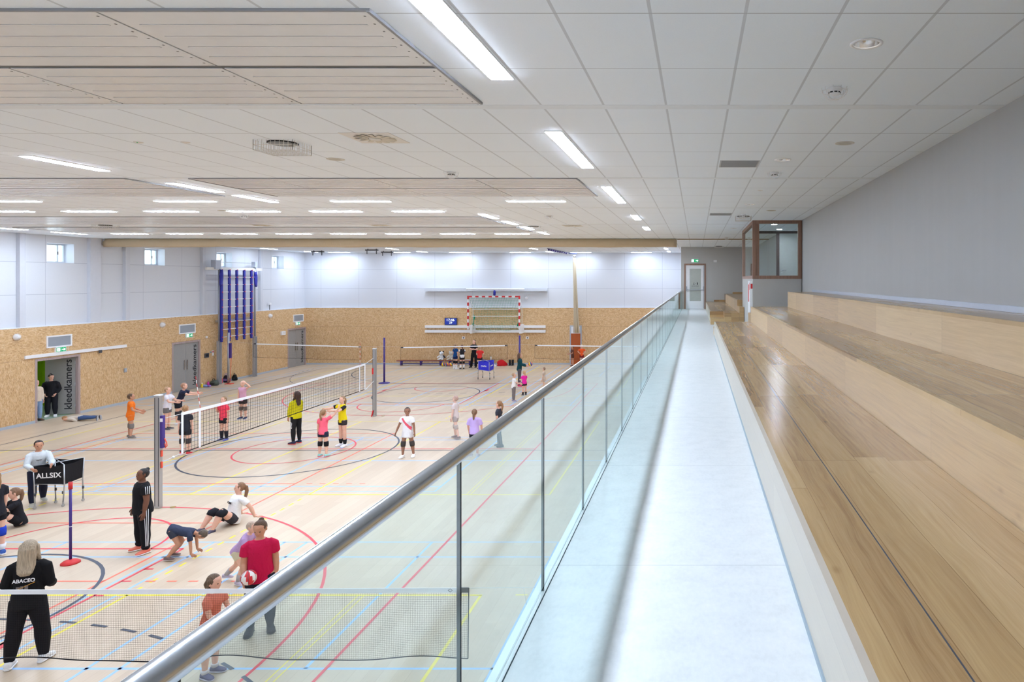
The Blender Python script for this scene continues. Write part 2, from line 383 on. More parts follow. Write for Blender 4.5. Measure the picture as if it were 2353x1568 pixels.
# volleyball, yellow
for y in (16.62, 25.2): hl(y, -21.03, -3.57, 'yellow')
for x in (-21.03, -3.57): vl(x, 16.6, 25.2, 'yellow')
for x in (XC, -15.22, -9.43): vl(x, 16.6, 25.2, 'yellow')
for y in (11.32, 30.68): hl(y, -21.03, -3.55, 'yellow')
for x in (-21.03, -15.22, -9.43, -3.57): vl(x, -0.5, 11.32, 'yellow'); vl(x, 30.68, 41.2, 'yellow')
for x in (-5.50, -5.60): vl(x, -0.5, 11.3, 'yellow', 0.018); vl(x, 16.6, 25.2, 'yellow', 0.018)
for k in range(15):
    y = 16.31-0.335*k
    for x in (-15.22, -9.43): vl(x, y-0.17, y, 'yellow'); vl(x, 42-y, 42-y+0.17, 'yellow')
hl(11.33, -3.0, -2.8, 'yellow'); vl(-19.07, 11.0, 25.2, 'yellow', 0.022); hl(39.3, -21.0, -2.0, 'yellow', 0.04)
# badminton, light blue
for sgn in (0, 1):
    Y = (lambda y: y) if sgn == 0 else (lambda y: 42.0-y)
    for xs in ((-15.5, -15.05, -10.06, -9.6), (-8.2, -7.75, -2.74, -2.3), (-22.8, -22.35, -17.36)):
        for x in xs: vl(x, Y(0.6), Y(13.61), 'blue')
    for x in (-12.54, -5.26): vl(x, Y(9.18), Y(13.61), 'blue'); vl(x, Y(0.6), Y(5.0), 'blue')
    for y in (13.61, 12.88, 9.18, 5.0): hl(Y(y), -24.0 if y < 12 or sgn else -22.8, -1.3, 'blue')
for x, y0, y1 in ((-19.46,16.85,22.7), (-18.72,16.85,22.4), (-14.88,16.85,22.6), (-11.02,16.85,22.6), (-6.46,16.85,22.6)): vl(x, y0, y1, 'blue')
for y in (16.85, 17.28, 22.3, 22.68): hl(y, -19.46, -6.46, 'blue')
hl(19.75, -19.46, -14.88, 'blue'); hl(19.75, -11.02, -2.0, 'blue')
# basketball, red
for x in (-19.66, -4.98): vl(x, 7.5, 34.5, 'red')
hl(21.12, -19.66, -4.98, 'red', 0.05)
for sgn in (1, -1):
    Y = (lambda y: y) if sgn == 1 else (lambda y: 42.0-y)
    hl(Y(7.5), -19.66, -4.98, 'red')
    a = (0, 180) if sgn == 1 else (180, 360)
    arc(XC, Y(9.3), 6.4, a[0], a[1], 'red', 0.05)
    for x in (XC-6.4, XC+6.4): vl(x, Y(7.5), Y(9.3), 'red')
    for x in (-14.7, -9.97):
        vl(x, Y(7.5), Y(13.27), 'red')
        for y in (12.34, 11.84, 11.3):
            s = 1 if x > -12 else -1; hl(Y(y), x, x+0.16*s, 'red')
        s = 1 if x > -12 else -1; seg(x+0.05*s, Y(9.45), x+0.05*s, Y(9.9), 'red', 0.15)
    hl(Y(13.27), -14.7, -9.97, 'red'); arc(XC, Y(13.25), 1.74, a[0], a[1], 'red', 0.05)
    arc(XC, Y(8.8), 1.25, a[0], a[1], 'red')
    # handball, dark: goal area and dashed free-throw line
    b = (90, 180) if sgn == 1 else (180, 270); d = (0, 90) if sgn == 1 else (270, 360)
    gy = Y(1.82)
    hl(gy+sgn*5.8, XC-1.45, XC+1.45, 'black'); arc(XC-1.45, gy, 5.8, b[0], b[1], 'black'); arc(XC+1.45, gy, 5.8, d[0], d[1], 'black')
    for k in range(5): hl(gy+sgn*8.7, XC-1.4+k*0.58, XC-1.4+k*0.58+0.3, 'black')
    arc(XC-1.45, gy, 8.7, b[1] if sgn == 1 else b[0], b[0] if sgn == 1 else b[1], 'black', 0.05, 4, (0.29, 0.58)); arc(XC+1.45, gy, 8.7, d[1] if sgn == 1 else d[0], d[0] if sgn == 1 else d[1], 'black', 0.05, 4, (0.29, 0.58))
    arc(XC, Y(10.7), 2.3, 0, 360, 'black', 0.055)
arc(XC, 21.05, 1.65, 0, 360, 'red', 0.05); arc(XC, YC, 2.93, 0, 360, 'black', 0.055)
hl(20.93, -23.6, -1.6, 'black'); vl(-22.02, 1.8, 40.2, 'black'); vl(-2.3, 1.8, 40.2, 'black'); hl(40.2, -22.0, -2.3, 'black', 0.035)
# small courts, orange
vl(-10.28, 2.0, 14.68, 'orange'); hl(14.68, -19.0, -10.28, 'orange'); hl(11.84, -19.0, -10.28, 'orange')
vl(-10.28, 14.68, 23.24, 'orange'); vl(-19.0, 14.68, 23.24, 'orange'); hl(17.51, -19.0, -10.28, 'orange'); hl(23.24, -19.0, -10.28, 'orange')
for k in range(5): hl(17.51, -10.0+0.34*k, -9.85+0.34*k, 'orange'); hl(11.84, -9.55+0.37*k, -9.38+0.37*k, 'orange')
hl(11.84, -10.0, -9.8, 'orange')
o = struct(fl.build('floor', fmats, origin=(0,0,0)))

# ---- left wall : osb dado with three door openings, panelled wall above
DOORS = ((24.9, 26.73), (31.4, 33.2), (40.3, 42.17)); DH = 2.33
b = MB(); y = -1.3
for y0, y1 in DOORS:
    b.box(LW-0.14, LW, y, y0, 0, 3.5); b.box(LW-0.14, LW, y0, y1, DH, 3.5); y = y1
b.box(LW-0.14, LW, y, 42.35, 0, 3.5)
struct(b.build('wall_left', M['osb_l'], origin=(0,0,0)))
WIN = [(25.51, 26.62), (30.04, 31.17), (34.54, 35.67), (39.04, 40.15)]; WZ = (5.88, 6.62)
b = MB(); y = -1.3
for y0, y1 in WIN:
    b.box(UW-0.5, UW, y, y0, 2.6, CEIL); b.box(UW-0.5, UW, y0, y1, 2.6, WZ[0]); b.box(UW-0.5, UW, y0, y1, WZ[1], CEIL); y = y1
b.box(UW-0.5, UW, y, 42.5, 2.6, CEIL)
struct(b.build('wall_left_upper', M['up_l'], origin=(0,0,0)))
for i, (y0, y1) in enumerate(WIN):
    x = UW-0.36; t = 0.06; f = MB()
    f.box(x-0.06, x, y0, y0+t, WZ[0], WZ[1]); f.box(x-0.06, x, y1-t, y1, WZ[0], WZ[1])
    f.box(x-0.06, x, y0+t, y1-t, WZ[0], WZ[0]+t); f.box(x-0.06, x, y0+t, y1-t, WZ[1]-t, WZ[1])
    f.box(x-0.06, x, y1-0.32, y1-0.27, WZ[0]+t, WZ[1]-t)
    w = struct(f.build('window_%d' % (i+1), mat((196,204,214), 0.4, 0, 0.4, 0.02, 'grey_window_frame')))
    p = MB(); p.box(x-0.035, x-0.025, y0+t, y1-0.32, WZ[0]+t, WZ[1]-t); p.box(x-0.035, x-0.025, y1-0.27, y1-t, WZ[0]+t, WZ[1]-t); p.build('pane', M['wglass'], w)
    p = MB(); p.box(UW-0.36, UW+0.005, y0, y1, WZ[0]-0.005, WZ[0]+0.004); p.build('window_board', M['trimw'], w)
    p = MB(); p.box(x, x+0.02, y1-0.31, y1-0.285, 6.2, 6.32); p.build('handle', M['dgrey'], w)
tn = 1
def trim(mb, m):
    global tn
    o = struct(mb.build('trim_%d' % tn, m)); tn += 1; return o
trim(MB().box(UW, LW+0.006, -1.3, 42.3, 3.5, 3.53), M['trimw'])
for y0, y1 in ((24.35,24.57), (27.19,27.68), (28.87,29.09), (33.37,33.6), (37.8,38.0), (19.8,20.05), (22.1,22.4)):
    trim(MB().box(UW, LW, y0, y1, 3.53, CEIL), mat((203,206,214), 0.5, 0, 0.35, 0.02, 'column_cladding'))
b = MB(); y = -1.3
for y0, y1 in DOORS: b.box(LW, LW+0.015, y, y0, 0, 0.1); y = y1
struct(b.build('baseboard_left', M['base']))
# ---- far wall
b = MB(); b.box(-24.4, -0.6, FW, FW+0.15, 0, 3.5); struct(b.build('wall_far', M['osb_f'], origin=(0,0,0)))
b = MB(); b.box(-24.8, -0.6, FW+0.1, FW+0.4, 3.5, CEIL); struct(b.build('wall_far_upper', M['up_f'], origin=(0,0,0)))
trim(MB().box(-24.2, -0.77, FW-0.006, FW+0.12, 3.5, 3.53), M['trimw'])
struct(MB().box(-24.1, -0.9, FW-0.015, FW, 0, 0.1).build('baseboard_far', M['base']))
# ---- near wall, wall under the gallery, gallery walls
struct(MB().box(-24.8, 4.4, -1.5, -1.3, -0.2, CEIL).build('wall_back', M['pale_wall'], origin=(0,0,0)))
struct(MB().box(-0.9, -0.76, -1.3, 42.2, 0, 3.45).build('wall_right_lower', M['osb_l'], origin=(0,0,0)))
struct(MB().box(2.974, 3.2, -1.3, 19.25, 3.4, CEIL).box(2.974, 3.2, 23.7, 35.0, 3.4, CEIL).build('wall_right', M['grey_wall'], origin=(0,0,0)))
b = MB(); b.box(-0.777, -0.623, 34.9, 35.1, 3.45, CEIL); b.box(0.49, 3.0, 34.9, 35.1, 3.45, CEIL); b.box(-0.623, 0.49, 34.9, 35.1, 6.064, CEIL)
struct(b.build('wall_end', M['end_grey'], origin=(0,0,0)))
struct(MB().box(-0.777, -0.6, 35.1, 42.35, 3.4, CEIL).build('wall_right_far', M['up_l'], origin=(0,0,0)))
# ---- ceiling
ce = struct(MB().box(-24.8, 4.4, -1.5, 42.6, CEIL, CEIL+0.12).build('ceiling', M['ceil'], origin=(0,0,0)))
DL = [at(px, py, CEIL) for px, py in ((1991,100),(1799,367),(1723,470),(1704,502),(1686,525))]
cut = MB()
for q in DL: cut.lathe((q.x, q.y, 0), [(0.092, CEIL-0.03), (0.092, CEIL+0.2)], 32)
cut = cut.build('t', M['white'], origin=(0,0,0)); bo = ce.modifiers.new('holes', 'BOOLEAN'); bo.operation = 'DIFFERENCE'; bo.object = cut; bo.solver = 'EXACT'
dg = bpy.context.evaluated_depsgraph_get(); me = bpy.data.meshes.new_from_object(ce.evaluated_get(dg)); ce.modifiers.clear(); ce.data = me; bpy.data.objects.remove(cut)
for k in range(-1, 8):      # slim band profiles of the ceiling grid
    y = 6.55+4.65*k
    if y < 42: trim(MB().box(-24.2, 2.97 if not 19.2 < y < 23.7 else 1.59, y, y+0.15, CEIL-0.004, CEIL), mat((226,233,240), 0.6, 0, 0.3, 0.02, 'ceiling_profile'))
# ---- gallery floor
struct(MB().box(-0.755, 4.2, -1.3, 35.0, 3.45, GAL).build('floor_gallery', M['lino'], origin=(0,0,0)))
# ---- changing-room doors
def lintel_frame(y0, y1, name):
    f = MB(); t = 0.085
    f.box(LW-0.14, LW+0.012, y0, y0+t, 0, DH); f.box(LW-0.14, LW+0.012, y1-t, y1, 0, DH); f.box(LW-0.14, LW+0.012, y0+t, y1-t, DH-t, DH)
    return struct(f.build(name, M['dframe'])), y0+t, y1-t
for i, (y0, y1) in enumerate(DOORS):
    d, a, c = lintel_frame(y0, y1, 'door_%d' % (i+1)); zt = DH-0.09
    if i == 0:
        p0 = Vector((LW-0.10, c-0.01, 0)); p1 = Vector((-25.08, 26.33, 0)); dv = (p1-p0).normalized(); nv = Vector((-dv.y, dv.x, 0)); 
        if nv.y > 0: nv = -nv
        L = 0.93; cen = p0+dv*(L/2)+Vector((0,0,zt/2+0.01))
        lf = MB().obox(cen, dv*(L/2), nv*0.02, Vector((0,0,zt/2-0.01))).build('leaf', M['door_grey'], d)
        q = p0+dv*0.22+nv*0.022+Vector((0,0,1.17))-root_loc(d)
        text_fit('kleedkamers', 1.93, 0.235, M['letter'], lf, plane_m(q, (0,0,1), dv), bold=0.012)
        hg = MB()
        for z in (0.25, 1.1, 1.95): hg.cyl(p0+nv*0.03+Vector((0,0,z)), p0+nv*0.03+Vector((0,0,z+0.12)), 0.012, 8)
        hg.build('hinge', M['alu_d'], lf)
        MB().obox(p0+dv*0.86+nv*0.05+Vector((0,0,1.05)), dv*0.06, nv*0.008, Vector((0,0,0.012))).build('handle', M['alu'], lf)
    else:
        s = a+(c-a)*0.5; x = LW-0.09
        for j, (u, v) in enumerate(((a, s-0.012), (s+0.012, c))):
            lf = MB().box(x, x+0.045, u, v, 0.01, zt).build('leaf', M['door_grey'], d)
            yy = v-0.08 if j == 0 else u+0.08
            MB().box(x+0.045, x+0.075, yy-0.012, yy+0.012, 1.0, 1.06).box(x+0.045, x+0.075, yy-0.012, yy+0.012, 1.36, 1.42).box(x+0.065, x+0.085, yy-0.018, yy+0.018, 0.98, 1.44).build('pull_handle', M['steel'], lf)
            if j == 1: text_fit('kleedkamers', 1.93, 0.235, M['letter'], lf, plane_m(Vector((x+0.047, v-0.24, 1.15))-root_loc(d), (0,0,1), (0,-1,0)), bold=0.012)
        MB().box(x, x+0.05, s-0.012, s+0.012, 0.01, zt).build('meeting_stile', M['alu'], d)
# corridor behind the open door
struct(MB().box(-27.2, LW-0.14, 23.2, 28.6, -0.2, -0.004).build('floor_corridor', mat((150,168,152), 0.4, 0, 0.4, 0.05, 'green_lino'), origin=(0,0,0)))
struct(MB().box(-27.4, -27.2, 23.2, 28.6, 0, 2.6).build('wall_corridor', M['lime'], origin=(0,0,0)))
struct(MB().box(-27.2, LW-0.14, 28.4, 28.6, 0, 2.6).build('wall_corridor_far', M['lime'], origin=(0,0,0)))
struct(MB().box(-27.2, LW-0.14, 23.2, 23.35, 0, 2.6).build('wall_corridor_near', M['pale_wall'], origin=(0,0,0)))
cl = thing('ceiling_light', 'added corridor fill light, unseen behind the open changing-room door', 'ceiling light', (-25.9, 25.9, 2.55)); MB().box(-26.0,-25.8,25.3,26.5,2.53,2.55).build('diffuser', emis((240,248,255), 9.0, 'corridor_fill_lamp'), cl); MB().box(-26.02,-25.78,25.28,26.52,2.545,2.56).build('frame', M['white'], cl)  # unseen lamp added to brighten the corridor
struct(MB().box(-27.4, LW-0.14, 23.2, 28.6, 2.56, 2.7).build('ceiling_corridor', M['offw'], origin=(0,0,0)))
for i, (y0, y1) in enumerate(DOORS[1:]): struct(MB().box(LW-0.18, LW-0.15, y0-0.1, y1+0.1, 0, 2.5).build('wall_behind_door', M['dgrey']))
# ---- emergency door at the end of the gallery
f = MB(); Y0 = 34.88
f.box(-0.623, -0.54, Y0, 35.08, GAL, 6.064); f.box(0.407, 0.49, Y0, 35.08, GAL, 6.064); f.box(-0.54, 0.407, Y0, 35.08, 5.98, 6.064)
d = struct(f.build('door_4', M['wframe']))
f = MB(); y = Y0+0.03
f.box(-0.54, -0.34, y, y+0.05, GAL+0.01, 5.98); f.box(0.24, 0.407, y, y+0.05, GAL+0.01, 5.98); f.box(-0.34, 0.24, y, y+0.05, GAL+0.01, 4.15); f.box(-0.34, 0.24, y, y+0.05, 5.8, 5.98)
lf = f.build('leaf', M['white'], d)
MB().box(-0.34, 0.24, y+0.02, y+0.03, 4.15, 5.8).build('pane', mat((176,180,172), 0.15, 0, 0.6, 0.03, 'frosted_glass'), lf)
MB().tube([(-0.50, y-0.07, 4.72), (0.37, y-0.07, 4.72)], 0.018, 10).box(-0.525, -0.47, y-0.09, y, 4.66, 4.9).box(0.34, 0.395, y-0.09, y, 4.66, 4.9).build('push_bar', M['alu_d'], lf)
MB().box(0.355, 0.375, y-0.02, y, GAL+0.03, 5.95).build('lock_rail', M['alu_d'], lf)
q = root_loc(d)
pg = MB(); yy = y+0.012
pg.box(0.03, 0.075, yy, yy+0.006, 4.98, 5.1); pg.box(-0.06, -0.03, yy, yy+0.006, 5.03, 5.045); pg.ball((-0.115, yy, 5.085), (0.014, 0.004, 0.014), 10, 6)
pg.obox((-0.125, yy, 5.04), (0.012, 0, 0.006), (0, 0.003, 0), (0.012, 0, 0.028)); pg.obox((-0.145, yy, 5.0), (0.006, 0, 0.004), (0, 0.003, 0), (-0.018, 0, 0.022)); pg.obox((-0.105, yy, 4.998), (0.006, 0, -0.003), (0, 0.003, 0), (0.012, 0, 0.022))
pg.build('pictogram', M['letter'], lf)
text_fit('NOODUITGANG', 0.36, 0.035, M['letter'], lf, plane_m(Vector((-0.05, y+0.014, 4.92))-q, (1,0,0), (0,0,1)))
text_fit('ALLEEN OPENEN BIJ NOOD', 0.34, 0.02, M['letter'], lf, plane_m(Vector((-0.05, y+0.014, 4.87))-q, (1,0,0), (0,0,1)))
struct(MB().box(-0.7, 0.6, 35.12, 35.16, 3.6, 6.2).build('wall_behind_emergency_door', M['pale_wall']))
# ---- glass lobby built into the stand
LX, LY0, LY1 = 1.595, 19.25, 23.6; SILL = 5.26
b = MB(); b.box(LX, 2.974, LY0, LY0+0.12, GAL, SILL); b.box(LX, LX+0.12, LY0+0.12, LY1, GAL, SILL)
b.box(2.974, 4.3, LY0-0.1, LY0+0.1, GAL, CEIL); b.box(4.2, 4.35, LY0, LY1+0.3, GAL, CEIL); b.box(LX+0.12, 4.2, LY1-0.1, LY1, GAL, 4.53); b.box(2.974, 4.3, LY1+0.02, LY1+0.15, 4.5, CEIL)
struct(b.build('wall_lobby', M['end_grey'], origin=(0,0,0)))
struct(MB().box(LX+0.12, 4.2, LY0+0.12, LY1, 4.4, 4.53).build('floor_lobby', M['lino'], origin=(0,0,0)))
def wframe(name, boxes, panes, mt):
    f = MB()
    for q in boxes: f.box(*q)
    w = struct(f.build(name, mt)); p = MB()
    for q in panes: p.box(*q)
    p.build('pane', M['wglass'], w); return w
ya, yb = LY0-0.01, LY0+0.1
wframe('window_5', [(LX-0.01, LX+0.085, ya, yb, SILL, CEIL), (LX+0.085, LX+0.18, ya+0.02, yb, SILL+0.09, CEIL-0.09), (2.87, 2.974, ya, yb, SILL, CEIL), (LX+0.085, 2.87, ya, yb, SILL, SILL+0.09), (LX+0.085, 2.87, ya, yb, CEIL-0.09, CEIL)], [(LX+0.18, 2.87, LY0+0.04, LY0+0.05, SILL+0.09, CEIL-0.09)], M['wframe'])
wframe('window_6', [(LX-0.01, LX+0.1, LY1-0.12, LY1, SILL, CEIL), (LX-0.01, LX+0.1, LY0+0.11, LY1-0.12, SILL, SILL+0.09), (LX-0.01, LX+0.1, LY0+0.11, LY1-0.12, CEIL-0.1, CEIL)], [(LX+0.04, LX+0.05, LY0+0.11, LY1-0.12, SILL+0.09, CEIL-0.1)], M['wframe'])
w = wframe('window_7', [(LX+0.1, 4.2, LY1-0.1, LY1, 6.83, CEIL), (2.76, 2.86, LY1-0.1, LY1, 4.53, 6.83), (LX+0.12, 2.76, LY1-0.1, LY1, 4.53, 4.62)], [(LX+0.12, 2.76, LY1-0.05, LY1-0.04, 4.62, 6.83)], M['dark_frame'])
d = struct(MB().box(2.86, 3.9, LY1-0.06, LY1-0.02, 4.54, 6.83).build('door_5', mat((166,170,168), 0.5, 0, 0.3, 0.02, 'pale_grey_door')))
MB().tube([(2.95, LY1-0.12, 5.56), (3.09, LY1-0.12, 5.56)], 0.011, 8).cyl((2.95, LY1-0.12, 5.56), (2.95, LY1-0.06, 5.56), 0.011, 8).cyl((2.95, LY1-0.075, 5.56), (2.95, LY1-0.06, 5.56), 0.027, 12).cyl((2.95, LY1-0.075, 5.48), (2.95, LY1-0.06, 5.48), 0.022, 12).build('handle', M['alu'], d)
struct(MB().box(2.962, 2.974, -1.3, 17.5, 4.925, 4.985).build('baseboard_right', mat((188,196,212), 0.25, 0, 0.6, 0.02, 'grey_gloss_skirting')))

# ---- stands of oak benches
def tier(name, label, x0, x1, y0, y1, zb, zt, riser, group, steps=(), end_near=False):
    r = thing(name, label, 'bench', (x0, (y0+y1)/2, zb), group)
    MB().box(x0, x0+0.02, y0, y1, zb, zt-0.034).build('riser', riser, r)
    MB().box(x0, x0+0.03, y0, y1, zt-0.034, zt).build('edging', M['oak_edge'] if riser is not M['oak_pale_lit'] else M['oak_pale_lit'], r)
    MB().box(x0+0.03, x1, y0, y1, zb, zt).build('seat', M['oak_top'], r)
    if end_near: MB().box(x0, x1, y0-0.012, y0, zb, zt).build('end_panel', M['oak_end'], r)
    else: MB().box(x0, x1, y1, y1+0.012, zb, zt).build('end_panel', M['oak_end'], r)
    for q in steps: MB().box(*q).build('half_step', M['oak_end'], r)
    return r
G1 = 'oak bench tiers in front of the lobby'; G2 = 'oak bench tiers beyond the lobby'
Z1, Z2, Z3 = 4.13, 4.53, 4.923
r = tier('tiered_bench', 'lowest oak bench tier beside the pale walkway, running from the foreground', 0.471, 1.425, -1.28, 18.0, GAL, Z1, M['oak_pale_lit'], G1, [(0.471, 0.95, 18.012, 18.9, GAL, 3.94)])
MB().box(0.463, 0.471, -1.3, 18.0, GAL, 3.772).build('plinth_strip', mat((150,164,174), 0.5, 0, 0.3, 0.03, 'grey_strip'), r)
MB().box(0.757, 0.763, -1.28, 18.0, Z1, Z1+0.0006).build('seat_joint', M['dgrey'], r)
tier('tiered_bench', 'middle oak bench tier of the front stand, behind the lowest bench', 1.43, 2.353, -1.28, 17.9, GAL, Z2, M['oak_riser'], G1, [(1.43, 1.9, 17.912, 18.85, GAL, 4.33)])
tier('tiered_bench', 'top oak bench tier of the front stand, against the grey side wall', 2.358, 2.966, -1.28, 17.6, GAL, Z3, M['oak_riser'], G1)
tier('tiered_bench', 'lowest oak bench of the far stand, near the emergency door', 0.471, 1.425, 23.85, 33.4, GAL, Z1, M['oak_pale_lit'], G2, [(0.471, 0.93, 22.6, 23.838, GAL, 3.94), (0.935, 1.425, 22.6, 23.838, GAL, Z1)], True)
tier('tiered_bench', 'second oak bench tier of the far stand, left of the glass lobby', 1.43, 2.353, 23.85, 33.3, GAL, Z2, M['oak_riser'], G2, [(1.43, 1.58, 22.6, 23.838, GAL, 4.33)], True)
tier('tiered_bench', 'uppermost oak bench tier of the far stand, half hidden by the glass lobby', 2.358, 2.966, 23.85, 33.3, GAL, Z3, M['oak_riser'], G2, (), True)
for x0, x1, z, y in ((0.9, 1.43, Z1, 34.8), (1.85, 2.974, Z2, 34.8)):
    trim(MB().box(x0, x1, y, 34.9, GAL, z+0.08), M['oak_end'])
trim(MB().box(0.471, 1.43, 33.42, 34.8, GAL, Z1), M['oak_top']); trim(MB().box(1.43, 2.974, 33.32, 34.8, GAL, Z2), M['oak_top'])

# ---- glass balustrade with steel handrail
r = thing('glass_balustrade', 'frameless glass balustrade with round steel handrail along the walkway', 'balustrade', (-0.73, 17, GAL))
k = -3
while True:
    y0 = 2.10+1.145*k+0.002; y1 = min(y0+1.141, 34.86); y0 = max(y0, -1.28)
    if y0 > 34.6: break
    g = MB(); x0, x1, z0, z1 = -0.735, -0.724, 3.60, 4.674
    q = [(x0,y0,z0),(x1,y0,z0),(x1,y1,z0),(x0,y1,z0),(x0,y0,z1),(x1,y0,z1),(x1,y1,z1),(x0,y1,z1)]
    g.v = [Vector(p) for p in q]
    for n, fc in enumerate(((0,3,2,1),(4,5,6,7),(0,1,5,4),(2,3,7,6),(1,2,6,5),(3,0,4,7))): g.cur = 1 if n < 4 else 0; g.face(fc)
    g.build('glass_panel', [M['glass'], M['gedge']], r); k += 1
    MB().box(-0.736, -0.7232, y1-0.001, y1+0.005, 3.752, 4.672).build('joint_seal', M['black'], r)
MB().tube([(-0.73, -1.28, 4.693), (-0.73, 34.87, 4.693)], 0.0228, 40).build('handrail', M['steel'], r)
MB().box(-0.772, -0.740, -1.3, 34.9, 3.40, 3.752).build('base_channel', M['trimw'], r)
MB().box(-0.716, -0.7115, -1.3, 34.9, 3.74, 3.7515).build('floor_seal', M['gedge'], r)
MB().tube([(-0.73, 34.865, 3.75), (-0.73, 34.865, 4.68)], 0.008, 8).build('end_clip', M['steel'], r)
# ================= CEILING FIXTURES =================
LAMP_E = 32.0
M['lamp'] = emis((220,234,255), LAMP_E, 'lamp_diffuser')
proto = None
def lamp(x, y, along, label, group):
    """one linear luminaire, 1.22 m long, centred at x, y"""
    global proto
    if proto is None:
        proto = thing('ceiling_light', label, 'ceiling light', (x, y, CEIL), group)
        f = MB(); f.box(-0.625,0.625,-0.10,-0.085,-0.012,0); f.box(-0.625,0.625,0.085,0.10,-0.012,0); f.box(-0.625,-0.61,-0.085,0.085,-0.012,0); f.box(0.61,0.625,-0.085,0.085,-0.012,0)
        f.build('frame', M['white'], proto, local=True)
        d = MB(); d.box(-0.61,0.61,-0.085,0.085,-0.018,-0.002); d.build('diffuser', M['lamp'], proto, local=True)
        proto.rotation_euler = (0,0,PI/2 if along == 'y' else 0); return proto
    return dup(proto, (x, y, CEIL), label, PI/2 if along == 'y' else 0, group)
GR = 'ceiling lights above the walkway'
row = (3.78, 5.06, 8.31, 9.56, 12.85, 14.2, 18.3, 22.2, 36.5, 40.1)
nm = ['cut by the top edge of the picture', 'whose tip ends right above the big metal panel corner']
for i, y in enumerate(row):
    lb = 'linear ceiling light over the railing, ' + (nm[i] if i < 2 else '%s of its row from the camera' % ORD[i] if i < 8 else '%s of the two beyond the rolled curtain' % ('nearer' if i == 8 else 'farther'))
    lamp(-1.615, y, 'y', lb, GR)
for y in (30.6, 32.0): lamp(-1.615, y, 'y', 'linear ceiling light over the railing, hidden behind the rolled curtain', GR)
for y in (-0.6, 0.68): lamp(-1.615, y, 'y', 'white linear ceiling light over the railing, behind the picture edge', GR)
for i, y in enumerate((9.83, 12.37, 14.05)): lamp(-9.05, y, 'y', 'slanting linear ceiling light upper left, %s of three in line' % ('nearest','middle','farthest')[i], 'slanting lights at upper left')
for i, y in enumerate((17.95, 20.0, 22.0, 24.3)): lamp(-5.45, y, 'y', 'short-looking ceiling light near the panel ends, %s of four toward the curtain' % ORD[i], 'four lights beside the panel ends')
for i, y in enumerate((22.2, 24.4)): lamp(-22.4, y, 'y', 'ceiling light beside the left wall, %s of two above the first window' % ('nearer','farther')[i], 'lights along the left wall')
for i, x in enumerate((-3.4, -7.12, -10.85, -14.58)): lamp(x, 14.5, 'x', 'crosswise ceiling light just beyond the second panel field, %s from the right' % ORD[i], 'crosswise lights, front row')
for i in range(7): lamp(-6.77-2.005*i, 16.63, 'x', 'crosswise ceiling light in the middle row, %s from the right' % ORD[i], 'crosswise lights, middle row')
for i in range(8): lamp(-6.67-1.98*i, 24.75, 'x', 'crosswise ceiling light in the row before the curtain, %s from the right' % ORD[i], 'crosswise lights before the curtain')
for x, nmx in ((-16.3, 'middle'), (-8.72, 'right'), (-22.9, 'left')):
    for y, fn in ((36.6, 'nearer'), (40.6, 'farther')): lamp(x, y, 'y', 'ceiling light beyond the curtain, %s one of the %s pair' % (fn, nmx), 'lights beyond the curtain')
M['lamp2'] = emis((220,234,255), LAMP_E*0.72, 'lamp_diffuser_soft')
for i in range(6): ww = lamp(-3.33-3.66*i, 41.35, 'x', 'wall-washing light along the far wall, %s from the right' % ORD[i], 'wall washers on the far wall'); sl = [q for q in ww.children if q.name.startswith('diffuser')][0].material_slots[0]; sl.link = 'OBJECT'; sl.material = M['lamp2']
for x in (-4.5, -8.2, -11.9, -15.6, -19.3): lamp(x, 31.2, 'x', 'added crosswise ceiling light, unseen behind the rolled curtain', 'lights behind the curtain')  # row added for its light, covered by the curtain
for x in (-4.5, -8.2, -11.9, -15.6, -19.3, -22.5): lamp(x, 1.9, 'x', 'added crosswise ceiling light, unseen above the near end of the hall', 'lights at the near end')  # unseen row added to light the near half of the hall
for y in (4.5, 7.2, 9.9): lamp(-17.5, y, 'y', 'added lengthwise ceiling light, unseen beyond the left edge of view', 'lights left of the picture')  # out-of-view row added to light the near left floor
lamp(-9.05, 6.2, 'y', 'added lengthwise ceiling light, unseen, left of the big metal panel', 'lights left of the picture')  # one more lamp added out of view for the near court's light

ZP = 6.893; SP = (ZP-HC)/(CEIL-HC)
def field(label, xr, xl, y0, y1, mod=1.70, slot=0.075):
    xr, xl, y0, y1, mod = xr*SP, xl*SP, y0*SP, y1*SP, mod*SP
    r = thing('radiant_ceiling_panel', label, 'ceiling panel', ((xr+xl)/2, (y0+y1)/2, ZP), 'metal radiant panel fields')
    ym = (y0+y1)/2; x = xr
    while x > xl+0.1:
        x2 = max(x-mod, xl)
        for a, b in ((y0, ym-slot/2), (ym+slot/2, y1)):
            p = MB(); p.box(x2+0.009, x-0.009, a, b, ZP, ZP+0.008); p.cur = 1
            n = 5; s = (b-a)/n
            for k in range(1, n): p.box(x2+0.10, x-0.10, a+s*k-0.009, a+s*k+0.009, ZP-0.003, ZP)
            p.cur = 2; m = 8
            for k in range(m):
                yy = a+(b-a)*(k+0.5)/m
                xx = x-0.05; p.box(xx-0.006, xx+0.006, yy-0.006, yy+0.006, ZP-0.002, ZP)
            p.build('panel', [M['panel'], M['groove'], M['seam']], r)
        x = x2
    f = MB()
    f.box(xr, xr+0.02, y0-0.02, y1+0.02, ZP-0.006, CEIL); f.box(xl-0.02, xl, y0-0.02, y1+0.02, ZP-0.006, CEIL)
    f.box(xl, xr, y0-0.02, y0, ZP, CEIL); f.box(xl, xr, y1, y1+0.02, ZP, CEIL)
    f.build('edge_profile', mat((150,152,156), 0.6, 0.0, 0.3, 0.02, 'grey_edge'), r)
    MB().box(xl, xr, y0, y1, ZP+0.010, ZP+0.014).build('backing', M['seam'], r)
field('large grooved metal ceiling panel field at the upper left corner', -2.06, -8.4, 4.28, 6.5)
